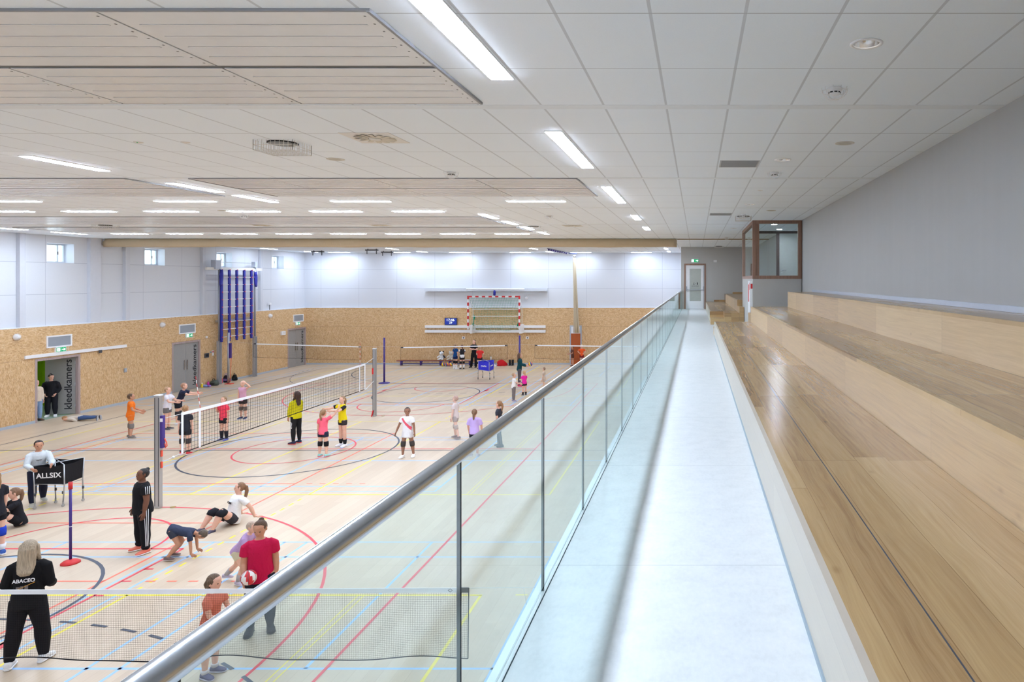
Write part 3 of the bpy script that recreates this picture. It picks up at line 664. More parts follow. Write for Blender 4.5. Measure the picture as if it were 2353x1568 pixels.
field('grooved metal ceiling panel field right of the slanting lights', -2.0, -8.42, 11.36, 13.72)
field('glossy metal ceiling panel field at the far left, left of the slanting lights', -9.5, -17.9, 11.36, 13.72)
field('long glossy ceiling panel strip between the two crosswise light rows', -5.78, -22.0, 18.27, 20.65)
field('long glossy ceiling panel strip nearest the rolled curtain', -5.77, -21.9, 21.9, 24.0)

# small round things
def smoke(px, py, label):
    p = at(px, py, CEIL); r = thing('smoke_detector', label, 'smoke detector', p, 'caged smoke detectors')
    MB().lathe((0,0,0), [(0.066,0.0),(0.066,-0.018),(0.052,-0.022),(0.048,-0.05),(0.03,-0.06),(0.006,-0.062)], 20).build('body', M['white'], r, local=True)
    s = MB()
    for k in range(8):
        a = 2*PI*k/8; s.obox((0.049*math.cos(a), 0.049*math.sin(a), -0.04), (0.003*math.cos(a), 0.003*math.sin(a), 0), (-0.013*math.sin(a), 0.013*math.cos(a), 0), (0,0,0.005))
    s.build('slot', M['black'], r, local=True)
    c = MB()
    for k in range(5):
        a = PI*k/5; c.tube([(0.115*math.cos(t)*math.cos(a), 0.115*math.cos(t)*math.sin(a), -0.10*math.sin(t)) for t in [PI*i/12 for i in range(13)]], 0.0022, 6)
    for z, q in ((-0.03, 0.11), (-0.075, 0.076)): c.tube([(q*math.cos(2*PI*i/24), q*math.sin(2*PI*i/24), z) for i in range(25)], 0.0022, 6, cap=False)
    c.build('wire_cage', M['white'], r, local=True); return r
for px, py, l in ((1918,203,'caged smoke detector at the upper right, largest in view'), (1780,397,'caged smoke detector just below the second downlight'), (1037,396,'caged smoke detector above the right end of the second panel field'),
                  (1708,493,'caged smoke detector beside the small speaker cage near the lobby'), (1261,495,'caged smoke detector between the short lights and the walkway lights'), (561,494,'caged smoke detector above the long glossy panel strip'),
                  (1670,545,'caged smoke detector on the ceiling just before the curtain line')): smoke(px, py, l)
p0 = None
for i, (px, py) in enumerate(((1991,100),(1799,367),(1723,470),(1704,502),(1686,525))):
    lb = 'recessed downlight with mirrored cup, %s from the camera above the oak stand' % ORD[i]
    p = at(px, py, CEIL)
    if p0 is None:
        p0 = r = thing('downlight', lb, 'downlight', p, 'downlights above the stand')
        MB().lathe((0,0,0), [(0.093,0.0),(0.116,0.0),(0.116,-0.006),(0.093,-0.010),(0.0905,-0.004),(0.0905,0.0)], 32, cap=False).build('rim', M['white'], r, local=True)
        MB().lathe((0,0,0), [(0.0915,-0.006),(0.088,0.02),(0.078,0.05),(0.06,0.075),(0.03,0.088),(0.001,0.09)], 32, cap=False).build('reflector', mat((232,230,226), 0.2, 1.0, 0.5, 0.02, 'mirror_reflector'), r, local=True)
        MB().lathe((0,0,0), [(0.034,0.070),(0.03,0.066),(0.001,0.065)], 20).build('lamp', emis((255,244,230), 5.0, 'downlight_lamp'), r, local=True)
    else: dup(p0, p, lb)
p0 = None
for i, (px, py, l) in enumerate(((1941,329,'round flat ceiling speaker above the oak stand'), (1772,484,'round flat ceiling speaker near the lobby'), (771,366,'round flat ceiling speaker over the court, left of the walkway lights'), (513,484,'round flat ceiling speaker over the far court'))):
    p = at(px, py, CEIL)
    if p0 is None:
        p0 = r = thing('ceiling_speaker', l, 'speaker', p, 'round ceiling speakers')
        MB().lathe((0,0,0), [(0.118,0),(0.118,-0.004),(0.11,-0.006)], 32).build('rim', mat((205,203,196), 0.5, 0, 0.3, 0.02, 'grey_rim'), r, local=True)
        MB().lathe((0,0,0), [(0.109,-0.004),(0.06,-0.0075),(0.001,-0.008)], 32).build('grille', mat((190,188,180), 0.7, 0, 0.3, 0.04, 'speaker_grille'), r, local=True)
    else: dup(p0, p, l)
for px0, px1, py0, py1, l in ((1649,1738,384,399,'grey air grille in a ceiling tile, before the caged detector'), (1629,1678,495,501,'grey air grille in a ceiling tile, farther along the walkway')):
    a, c = at(px0, py1, CEIL), at(px1, py0, CEIL); r = thing('ceiling_vent', l, 'vent', ((a.x+c.x)/2, (a.y+c.y)/2, CEIL), 'grey ceiling grilles')
    MB().box(a.x, a.x+0.56, c.y-0.56, c.y, CEIL-0.005, CEIL).build('frame', mat((176,178,180), 0.5, 0, 0.3, 0.02, 'vent_grey'), r)
    g = MB()
    for k in range(14): g.box(a.x+0.02, a.x+0.54, c.y-0.55+k*0.039, c.y-0.53+k*0.039, CEIL-0.008, CEIL-0.005)
    g.build('louvre', mat((160,162,165), 0.5, 0, 0.3, 0.02, 'vent_slat'), r)
p0 = None
for px, py, l in ((862,317,'square swirl air diffuser right of the wire speaker cage'), (600,517.6,'square swirl air diffuser between the two long panel strips'), (872,517.6,'square swirl air diffuser between the panel strips, right one'), (1316,519,'square swirl air diffuser near the walkway lights')):
    p = at(px, py, CEIL)
    if p0 is None:
        p0 = r = thing('air_diffuser', l, 'vent', p, 'swirl air diffusers')
        MB().box(-0.29,0.29,-0.29,0.29,-0.006,0).build('plate', M['offw'], r, local=True)
        s = MB()
        for k in range(14):
            a = 2*PI*k/14; d = Vector((math.cos(a), math.sin(a), 0)); t = Vector((-d.y, d.x, 0)); s.obox(d*0.155+Vector((0,0,-0.014)), d*0.08, t*0.026+Vector((0,0,-0.0015)), Vector((0,0,0.001)))
        s.build('vane', mat((208,202,188), 0.5, 0, 0.3, 0.03, 'vane'), r, local=True)
        MB().lathe((0,0,0), [(0.07,-0.006),(0.065,-0.022),(0.001,-0.026)], 20).build('hub', M['offw'], r, local=True)
    else: dup(p0, p, l)
def spk_cage(px, py, l, w=0.47, d=0.40, h=0.125):
    p = at(px, py, CEIL); r = thing('caged_speaker', l, 'speaker', p, 'speakers in wire cages')
    MB().lathe((0,0,0), [(0.16,-0.004),(0.16,-0.018),(0.11,-0.03),(0.01,-0.032)], 24).build('speaker_body', mat((150,152,152), 0.5, 0, 0.3, 0.03, 'speaker_grey'), r, local=True)
    MB().lathe((0,0,0), [(0.165,0),(0.172,-0.012),(0.165,-0.014),(0.158,-0.003)], 24).build('dark_gap', M['black'], r, local=True)
    c = MB(); t = 0.004
    for i in range(10):
        x = -w/2+w*i/9
        for y in (-d/2, d/2): c.box(x-t/2, x+t/2, y-t/2, y+t/2, -h, 0)
        c.box(x-t/2, x+t/2, -d/2, d/2, -h-t/2, -h+t/2)
    for i in range(9):
        y = -d/2+d*i/8
        for x in (-w/2, w/2): c.box(x-t/2, x+t/2, y-t/2, y+t/2, -h, 0)
        c.box(-w/2, w/2, y-t/2, y+t/2, -h-t/2, -h+t/2)
    for z in (-h/2,):
        for y in (-d/2, d/2): c.box(-w/2, w/2, y-t/2, y+t/2, z-t/2, z+t/2)
        for x in (-w/2, w/2): c.box(x-t/2, x+t/2, -d/2, d/2, z-t/2, z+t/2)
    c.build('wire_cage', M['offw'], r, local=True); return r
spk_cage(650, 328, 'round ceiling speaker in a large white wire cage, upper left')
spk_cage(1708, 497, 'round ceiling speaker in a wire cage near the glass lobby', 0.4, 0.3)
spk_cage(242, 517.6, 'round ceiling speaker in a wire cage between the long panel strips, left', 0.6, 0.3)
spk_cage(1226, 520, 'round ceiling speaker in a wire cage beside the four short lights', 0.5, 0.35)
spk_cage(1652, 566, 'flat ceiling speaker in a wire cage above the emergency door', 0.45, 0.35, 0.08)
for px, py, l in ((318,327,'tiny round emergency light with green dot in the ceiling'), (426,327,'tiny round ceiling sensor right of the green one'), (1747,438,'tiny round ceiling emergency light above the stand')):
    p = at(px, py, CEIL); r = thing('ceiling_sensor', l, 'sensor', p, 'tiny ceiling sensors')
    MB().lathe((0,0,0), [(0.05,0),(0.05,-0.004),(0.02,-0.012),(0.001,-0.013)], 20).build('body', M['offw'], r, local=True)
    if 'green' in l and 'right' not in l: MB().ball((0.01,-0.03,-0.007), 0.008, 8, 6).build('indicator_dot', M['green_sign'], r, local=True)

# ================= DIVIDER CURTAIN, NET CURTAIN, BRACKETS =================
r = thing('divider_curtain', 'long beige divider curtain rolled up under the ceiling across the hall', 'curtain', (-12.4, 27.9, 6.56))
c = MB(); n = 120; rings = []
for i in range(n+1):
    t = i/n; x = -24.1+(23.3)*t; w = 0.014*math.sin(t*41)+0.01*math.sin(t*97+1); e = 0.03*math.exp(-t*12)+0.04*math.exp(-(1-t)*14)
    zb = 6.575+w*0.6
    prof = [(27.74+w, 6.90), (27.70+w, 6.76), (27.70+w*1.5-e*math.sin(t*300), 6.64), (27.75+w, zb), (27.95, zb-0.005), (28.08, 6.66), (28.06, 6.90)]
    rings.append([Vector((x+(0.10 if i == 0 and z > 6.8 else 0), y, z)) for y, z in prof])
c.loft(rings); c.build('folded_fabric', M['curtain'], r)
MB().box(-24.1, -0.8, 27.8, 28.0, 6.875, 6.905).build('hoist_rail', M['alu'], r)
r = thing('curtain_track', 'thin brown ceiling track in line with the curtain above the walkway', 'track', (1.0, 27.9, 6.87))
MB().box(-0.78, 2.96, 27.86, 27.94, 6.872, CEIL).build('profile', mat((150,128,100), 0.5, 0, 0.3, 0.04, 'brown_track'), r)
# bundled ball-stop net hanging at the far wall
r = thing('net_curtain', 'gathered beige ball-stop net hanging from the ceiling above the rust-brown cupboard', 'net curtain', (-7.4, 41.7, 2.0))
c = MB()
for k in range(26):
    a = 2*PI*k/26; q = random.uniform(0.4, 1.0); pts = []
    for i in range(11):
        t = i/10; z = 6.75-4.75*t; w = 0.09+0.12*t*t; pts.append((-7.46+0.16*t+w*q*math.cos(a), 41.72+0.09*q*math.sin(a), z))
    c.tube(pts, 0.022, 6)
c.build('net_bundle', cloth((206,192,166), 'pale_netting'), r)
c = MB(); c.box(-7.85,-7.80,35.9,41.9,6.87,6.9); c.box(-7.80,-7.3,41.7,41.75,6.82,6.87); c.build('rail', mat((96,104,140), 0.5, 0.2, 0.4, 0.03, 'blue_grey_rail'), r)
for k in range(9): MB().box(-7.87,-7.78,36.2+k*0.6,36.36+k*0.6,6.79,6.87).build('trolley', M['purple'], r)
MB().tube([(-7.45,41.7,6.75),(-7.45,41.7,6.6)], 0.10, 12).build('collar', M['alu'], r)
for px, py, l in ((855,572,'dark folding ceiling bracket beyond the curtain, nearer one'), (890,577,'dark folding ceiling bracket beyond the curtain, farther one'), (730,576,'small dark ceiling bracket left of the folding ones')):
    p = at(px, py, CEIL); r = thing('ceiling_bracket', l, 'bracket', p, 'gym hooks under the ceiling')
    MB().box(-0.35,0.35,-0.06,0.06,-0.10,-0.04).build('arm', M['dgrey'], r, local=True)
    MB().box(-0.25,-0.21,-0.02,0.02,-0.04,0).box(0.21,0.25,-0.02,0.02,-0.04,0).box(-0.29,-0.26,-0.02,0.02,-0.28,-0.10).box(0.22,0.25,-0.02,0.02,-0.28,-0.10).build('hanger', M['dgrey'], r, local=True)

p0 = None
for x, y, l in ((2.35, 20.6, 'lit downlight inside the glass lobby, nearer one'), (2.75, 22.6, 'lit downlight inside the glass lobby, farther one')):
    r = thing('downlight', l, 'downlight', (x, y, CEIL), 'lobby downlights')
    MB().lathe((0,0,0), [(0.105,0),(0.105,-0.008),(0.088,-0.010),(0.088,0)], 24).build('rim', M['white'], r, local=True)
    MB().lathe((0,0,0), [(0.086,-0.008),(0.001,-0.0085)], 24).build('lamp', emis((235,242,255), 100.0, 'lobby_lamp'), r, local=True)
# ================= THINGS ON THE WALLS =================
# vents over the doors
for i, (y0, y1) in enumerate(((25.33,26.36), (31.82,32.86), (40.85,41.9))):
    l = 'white framed air grille above the %s grey changing-room door' % ('open', 'middle', 'farthest')[i]
    r = thing('wall_vent', l, 'vent', (LW, (y0+y1)/2, 2.69), 'air grilles above the doors')
    f = MB(); t = 0.05; x0, x1, z0, z1 = LW, LW+0.03, 2.69, 3.14
    f.box(x0,x1,y0,y1,z0,z0+t).box(x0,x1,y0,y1,z1-t,z1).box(x0,x1,y0,y0+t,z0+t,z1-t).box(x0,x1,y1-t,y1,z0+t,z1-t).build('frame', M['white'], r)
    g = MB(); g.box(x0,x0+0.006,y0+t,y1-t,z0+t,z1-t)
    for k in range(12): g.box(x0+0.006,x0+0.012,y0+t,y1-t,z0+t+k*0.029,z0+t+k*0.029+0.012)
    g.build('grille', mat((162,170,180), 0.5, 0.2, 0.4, 0.02, 'grey_grille'), r)
def exit_sign(loc, label, ux, w=0.42, h=0.19, cage=True):
    """ux = direction of the face's left-to-right as seen by a viewer"""
    r = thing('exit_sign', label, 'sign', loc, 'green emergency exit signs'); ux = Vector(ux); n = ux.cross(Vector((0,0,1)))
    MB().obox(n*0.03+Vector((0,0,h/2)), ux*(w/2), n*0.03, Vector((0,0,h/2))).build('housing', M['white'], r, local=True)
    MB().obox(n*0.063+Vector((0,0,h/2)), ux*(w/2-0.015), n*0.003, Vector((0,0,h/2-0.015))).build('green_face', M['green_sign'], r, local=True)
    g = MB(); c = n*0.068+Vector((0,0,h/2)); z = Vector((0,0,1)); e = n*0.002
    g.obox(c-ux*0.115, ux*0.06, e, z*0.062)
    g.obox(c+ux*0.085, ux*0.05, e, z*0.014)
    k = len(g.v); a = c+n*0.002; g.v += [a+ux*0.17, a+ux*0.105+z*0.05, a+ux*0.105-z*0.05]; g.face((k,k+1,k+2)); 
    g.build('pictogram', M['white_sign'], r, local=True)
    m = MB(); c2 = c-ux*0.115+n*0.003; m.ball(c2+ux*0.012+z*0.038, 0.011, 8, 6); m.obox(c2+z*0.006, ux*0.010+z*0.004, e*0.6, z*0.024); m.obox(c2-ux*0.02-z*0.03, ux*0.008, e*0.6, z*0.018-ux*0.012); m.obox(c2+ux*0.018-z*0.03, ux*0.008, e*0.6, z*0.018+ux*0.01)
    m.build('running_figure', M['green_sign'], r, local=True)
    if cage:
        q = MB()
        for k in range(6): q.obox(n*0.10+ux*(-w/2-0.03+(w+0.06)*k/5)+z*(h/2), ux*0.002, n*0.002, z*(h/2+0.03))
        for zz in (-0.03, h/2, h+0.03): q.obox(n*0.10+z*zz, ux*(w/2+0.03), n*0.002, z*0.002)
        for s in (-1, 1): q.obox(n*0.05+ux*s*(w/2+0.03)+z*(h/2), ux*0.002, n*0.05, z*0.002)
        q.build('wire_guard', M['white'], r, local=True)
    return r
for y, l in ((25.87, 'lit green exit sign above the open changing-room door'), (32.42, 'lit green exit sign above the middle changing-room door'), (41.25, 'lit green exit sign above the farthest changing-room door')):
    exit_sign((LW, y, 2.50), l, (0,1,0))
exit_sign((-0.065, 34.9, 6.12), 'lit green exit sign above the white emergency door', (1,0,0), 0.37, 0.18, False)
# caged white detectors along the osb wall
p0 = None
for y, z, l in ((24.2,3.2,'round white caged sounder on the osb wall, nearest, left of the first grille'), (30.8,3.2,'round white caged sounder on the osb wall left of the middle grille'), (38.6,3.2,'round white caged sounder on the osb wall right of the climbing frame')):
    if p0 is None:
        p0 = r = thing('wall_sounder', l, 'alarm', (LW, y, z), 'white caged sounders')
        MB().lathe((0,0,0), [(0.11,0),(0.11,0.03),(0.07,0.10),(0.005,0.12)], 20, 'x').build('horn', M['white'], r, local=True)
        q = MB()
        for k in range(6):
            a = PI*k/6; q.tube([(0.15*math.sin(t), 0.14*math.cos(t)*math.cos(a), 0.14*math.cos(t)*math.sin(a)) for t in [PI*i/10 for i in range(11)]], 0.004, 6)
        q.build('wire_cage', M['white'], r, local=True)
    else: dup(p0, (LW, y, z), l)
r = thing('motion_sensor', 'round white caged movement sensor on the far wall right of the goal', 'sensor', aty(1210,685,FW+0.1), None)
MB().lathe((0,0,0), [(0.09,0),(0.09,-0.04),(0.005,-0.09)], 16, 'y').build('body', M['white'], r, local=True)
q = MB()
for k in range(5):
    a = PI*k/5; q.tube([(0.16*math.cos(t)*math.cos(a), -0.15*math.sin(t), 0.16*math.cos(t)*math.sin(a)) for t in [PI*i/10 for i in range(11)]], 0.004, 6)
q.build('wire_cage', M['white'], r, local=True)
def plate(name, label, cat, x0,x1,y0,y1,z0,z1, m, extra=None):
    r = thing(name, label, cat, ((x0+x1)/2,(y0+y1)/2,z0)); MB().box(x0,x1,y0,y1,z0,z1).build('plate', m, r, bevel=0.004)
    if extra: 
        for nme, q, mm in extra: MB().box(*q).build(nme, mm, r)
    return r
# white wall rail over the open door, with its dark clip
r = thing('wall_rail', 'long white rail on the osb wall above the open changing-room door', 'rail', (LW, 26.7, 2.38))
MB().box(LW, LW+0.05, 24.5, 28.87, 2.38, 2.50).build('beam', M['white'], r, bevel=0.006)
MB().box(LW+0.05, LW+0.09, 27.5, 27.62, 2.28, 2.40).build('clip', M['dgrey'], r)
plate('control_panel', 'black control panel on the osb wall right of the middle door', 'panel', LW, LW+0.05, 33.47, 33.74, 1.40, 1.62, M['dgrey'], [('button_face', (LW+0.05, LW+0.055, 33.52, 33.69, 1.45, 1.57), M['black'])])
plate('wall_switch', 'small white wall unit above the black control panel', 'switch', LW, LW+0.04, 33.55, 33.66, 2.36, 2.46, M['white'], [('rocker', (LW+0.04, LW+0.046, 33.575, 33.635, 2.38, 2.44), M['offw'])])
plate('door_chime', 'small pale blue round unit right of the black control panel', 'button', LW, LW+0.03, 33.85, 33.93, 1.60, 1.68, mat((160,180,200), 0.4, 0, 0.4, 0.02, 'pale_blue'), [('push_button', (LW+0.03, LW+0.04, 33.87, 33.91, 1.62, 1.66), M['dgrey'])])
plate('wall_notice', 'small paper notice on the osb wall beside the climbing frame post', 'notice', LW, LW+0.008, 34.0, 34.14, 1.45, 1.72, M['white'], [('print_block', (LW+0.008, LW+0.0095, 34.02, 34.12, 1.60, 1.69), mat((214,120,130), 0.6, 0, 0.3, 0, 'pink_print'))])
plate('wall_socket', 'grey wall socket low on the osb wall between the first two doors', 'socket', LW, LW+0.03, 28.76, 28.90, 1.33, 1.50, M['alu_d'], [('cover', (LW+0.03, LW+0.036, 28.78, 28.88, 1.36, 1.47), M['base'])])
plate('fuse_box', 'small white box on the osb wall left of the farthest door', 'box', LW, LW+0.1, 39.6, 39.95, 2.02, 2.24, M['white'], [('cover', (LW+0.1, LW+0.106, 39.66, 39.89, 2.06, 2.20), M['offw'])])
for px, l in ((1065,'small white wall socket left of the dark pole on the far osb wall'), (1212,'small white wall socket right of the handball goal on the far osb wall')):
    p = aty(px, 776.5, FW); plate('wall_socket', l, 'socket', p.x-0.09, p.x+0.09, FW-0.025, FW, p.z-0.08, p.z+0.08, M['white'], [('outlet', (p.x-0.03, p.x+0.03, FW-0.03, FW-0.025, p.z-0.04, p.z+0.04), M['dgrey'])])
r = thing('ledge_sensor', 'small white antenna standing on the wall ledge near the far left corner', 'sensor', (LW-0.06, 38.7, 3.53))
MB().cyl((LW-0.06,38.7,3.53),(LW-0.06,38.7,3.82),0.018,8).build('stem', M['dgrey'], r); MB().box(LW-0.11,LW-0.01,38.62,38.78,3.82,3.94).build('head', M['white'], r)
plate('wall_socket', 'double white socket on the grey end wall, right of the exit sign', 'socket', 0.88, 1.05, 34.87, 34.9, 6.13, 6.24, M['white'], [('outlet', (0.90,0.945,34.865,34.87,6.16,6.21), M['offw']), ('outlet', (0.975,1.02,34.865,34.87,6.16,6.21), M['offw'])])
r = thing('fire_hose_cabinet', 'white fire cabinet with red signs on the lobby side wall', 'cabinet', (1.55, 19.65, 3.9))
MB().box(1.515,1.595,19.36,20.0,3.9,5.2).build('body', M['white'], r, bevel=0.006); MB().box(1.512,1.515,19.40,19.52,4.95,5.15).box(1.512,1.515,19.6,19.9,4.6,5.1).build('red_sign', M['red'], r)
MB().box(1.54,1.6,19.355,19.36,4.98,5.12).build('red_sign', M['red'], r)
# ---- handball goal folded on the far wall with its lifting beams
r = thing('goal_wall_frame', 'white lifting beams on the far wall carrying the folded goal', 'frame', (-13.0, 42.0, 2.0))
def hb(py0, py1, x0, x1, y0, y1):
    a, c = aty(0, py1, (y0+y1)/2).z, aty(0, py0, (y0+y1)/2).z
    return (x0, x1, y0, y1, a, c)
MB().box(*hb(662,669.5,-16.75,-9.2,42.05,42.3)).build('upper_beam', mat((200,205,212), 0.5, 0, 0.3, 0.02, 'grey_white_beam'), r)
MB().tube([(-14.1,41.9,4.66),(-10.55,41.9,4.66)], 0.06, 12).build('winding_tube', M['white'], r)
MB().box(*hb(748,754,-16.72,-9.3,42.05,FW)).build('lower_beam', M['white'], r); MB().box(*hb(758.5,764.5,-16.72,-9.3,42.05,FW)).build('lower_beam', M['white'], r)
m = MB(); m.tube([(-12.37,41.85,4.6),(-12.37,41.85,4.52),(-12.37,41.85,4.30),(-12.37,41.85,4.26)], [0.03,0.075,0.075,0.03], 12); m.build('winch', M['blue'], r)
r = thing('handball_goal', 'red and white striped handball goal with green net, folded up on the far wall', 'goal', (-12.2, 41.2, 2.25))
GX0, GX1, GZ0, GZ1, GY = -13.77, -10.68, 2.25, 4.22, 41.2
def striped(a, c, w, name, n, start):
    mb = MB(); a, c = Vector(a), Vector(c); h = Vector((w/2, w/2, w/2))
    for i in range(n):
        p, q = a.lerp(c, i/n), a.lerp(c, (i+1)/n); mb.cur = (i+start) % 2
        lo = Vector((min(p.x,q.x), p.y-w/2, min(p.z,q.z))); hi = Vector((max(p.x,q.x), p.y+w/2, max(p.z,q.z)))
        if abs(a.x-c.x) > 0.1: mb.box(lo.x, hi.x, lo.y, hi.y, p.z-w/2, p.z+w/2)
        else: mb.box(p.x-w/2, p.x+w/2, lo.y, hi.y, lo.z, hi.z)
    return mb.build(name, [M['red'], M['white']], r)
striped((GX0,GY,GZ1+0.05),(GX0,GY,GZ0), 0.085, 'post', 10, 0); striped((GX1,GY,GZ1+0.05),(GX1,GY,GZ0), 0.085, 'post', 10, 0)
striped((GX0+0.045,GY,GZ1),(GX1-0.045,GY,GZ1), 0.085, 'crossbar', 15, 0)
f = MB()
for z, yy in ((3.60,41.75), (3.44,41.6), (3.02,41.5)): f.tube([(GX0+0.12,yy,z),(GX1-0.05,yy,z)], 0.02, 8)
for x in (GX0+0.07, GX1-0.02): f.tube([(x,GY+0.05,GZ1),(x,41.9,3.6),(x,41.9,2.1)], 0.018, 8)
f.build('net_support', M['white'], r)
f = MB(); f.box(GX0+0.08,GX0+0.18,41.3,42.05,1.98,2.5); f.box(GX1-0.04,GX1+0.08,41.3,42.05,1.98,2.5); f.build('folding_arm', M['white'], r)
nt = MB(); t = 0.010
def gn(u, v): return Vector((GX0+0.06+(GX1-GX0-0.12)*u, GY+0.08+0.45*math.sin(v*PI*0.9)+0.04*math.sin(u*9), GZ1-0.03-(GZ1-GZ0-0.0)*v-0.08*math.sin(u*PI)*v+0.02*math.sin(u*23)*v))
for i in range(32): nt.tube([gn(i/31, j/16) for j in range(17)], t/2, 4, smooth=False)
for j in range(21): nt.tube([gn(i/24, j/20) for i in range(25)], t/2, 4, smooth=False)
for s in (0.04, 0.96):
    for k in range(5): nt.tube([gn(s+0.006*k, 0.55+0.02*k), gn(s-0.008*k+0.01, 0.9)], 0.012, 5)
nt.build('net', mat((44,150,118), 0.7, 0, 0.2, 0.05, 'green_cord'), r)
# ---- clock display
p = aty(1037, 747, FW); r = thing('display_clock', 'blue wall display showing the time 17:46 on the far osb wall', 'clock', (p.x, FW, p.z))
MB().box(p.x-0.38, p.x+0.38, FW-0.10, FW, p.z, p.z+0.44).build('case', M['dgrey'], r, bevel=0.006)
sc_ = MB().box(p.x-0.355, p.x+0.355, FW-0.104, FW-0.10, p.z+0.025, p.z+0.415).build('screen', emis((26,52,160), 0.28, 'blue_screen', (12,20,60)), r)
q = Vector(r.location)
for s, L, H, dz in (('17:46', 0.46, 0.14, 0.31), ('29', 0.18, 0.12, 0.15)): text_fit(s, L, H, M['white_sign'], sc_, plane_m(Vector((p.x, FW-0.106, p.z+dz))-q, (1,0,0), (0,0,1)), name='digits')
# ---- rust-brown cupboard door niche in the far wall
r = thing('cupboard', 'rust-brown cupboard door with grey frame in the far osb wall under the net bundle', 'cupboard', (-7.4, FW, 0))
f = MB(); f.box(-7.82,-7.72,FW-0.03,FW,0,2.42); f.box(-7.28+0.1,-7.08,FW-0.03,FW,0,2.42); f.box(-7.72,-7.18,FW-0.03,FW,2.34,2.42); f.build('frame', M['base'], r)
lf = MB().box(-7.74,-7.16,FW-0.06,FW-0.03,0.02,1.92).build('door_panel', m_wood((170,82,34), 2, 'rust_brown_board'), r); MB().box(-7.70,-7.66,FW-0.08,FW-0.06,0.95,1.05).build('lock', M['dgrey'], lf)
MB().box(-7.72,-7.18,FW-0.035,FW-0.03,1.92,2.34).build('upper_panel', M['trimw'], r)

# ---- climbing frame on the left wall
r = thing('climbing_frame', 'wall-mounted climbing frame with blue padded uprights between grey posts', 'climbing frame', (-23.9, 35.5, 0))
CX = -23.86; Ya, Yb = 34.15, 36.9
for y in (Ya, Yb):
    f = MB(); f.box(CX-0.06, CX+0.06, y-0.11, y+0.11, 0, 2.18); f.cur = 1
    for k in (-0.04, 0.04): f.box(CX+0.06, CX+0.064, y+k-0.012, y+k+0.012, 0.02, 2.16)
    f.cur = 0; f.tube([(CX, y, 2.18), (CX, y, 6.05)], 0.055, 12); f.build('post', [M['alu_d'], M['dgrey']], r)
MB().box(CX-0.05, CX+0.03, Ya-0.9, Yb+0.6, 5.72, 5.86).build('top_beam', M['offw'], r); MB().box(CX-0.02, CX+0.02, Ya, Yb, 6.10, 6.14).build('drive_shaft', M['alu'], r)
MB().box(CX-0.12, CX+0.12, Ya-0.42, Ya-0.02, 5.78, 6.22).build('motor_box', mat((176,184,198), 0.4, 0, 0.4, 0.03, 'motor_grey'), r); MB().box(CX-0.1, CX+0.1, Yb-0.12, Yb+0.1, 5.9, 6.2).build('motor_box', mat((176,184,198), 0.4, 0, 0.4, 0.03, 'motor_grey'), r)
ys = [atx(px, 700, CX+0.12).y for px in (509, 527, 544, 561, 577.5)]
for y in ys:
    f = MB(); f.box(CX+0.08, CX+0.16, y-0.07, y+0.07, 2.2, 5.75); f.tube([(CX+0.12,y,2.2),(CX+0.12,y,2.12)], 0.06, 10); f.build('padded_upright', M['blue'], r, bevel=0.02)
for k in range(10):
    z = 2.36+0.376*k; MB().tube([(CX+0.12, ys[0]-0.04, z), (CX+0.12, ys[-1]+0.04, z)], 0.018, 10).build('rung', M['white'], r)
f = MB()
for y in ys:
    for k in range(10): f.tube([(CX+0.16, y, 2.36+0.376*k), (CX+0.175, y, 2.36+0.376*k)], 0.028, 8)
f.build('red_cap', M['red'], r)
for y, dz in ((ys[0]-0.10, 0.0), (ys[-1]+0.22, -0.08)):
    f = MB(); rg = []
    for i in range(8):
        t = i/7; rg.append([Vector((CX+0.2+0.05*math.sin(3*t+j), y+(0.05+0.12*t)*math.cos(2*PI*j/8)+0.08*t*(1 if y > 35 else -0.2), 5.72+dz-0.78*t+0.03*math.sin(j*2))) if j else Vector((CX+0.2, y+0.05, 5.72+dz-0.74*t)) for j in range(8)])
    f.loft(rg); f.build('strap_bundle', M['blue'], r)
MB().box(CX-0.2, CX-0.1, Ya, Yb, 3.1, 3.22).build('cross_rail', M['alu'], r)
# ================= NETS, POSTS, CARTS, BENCHES =================
M['cord'] = mat((34,32,34), 0.7, 0, 0.2, 0, 'black_cord'); M['tape'] = mat((232,236,242), 0.6, 0, 0.3, 0.03, 'white_tape'); M['cordw'] = mat((214,220,224), 0.6, 0, 0.3, 0, 'white_cord')
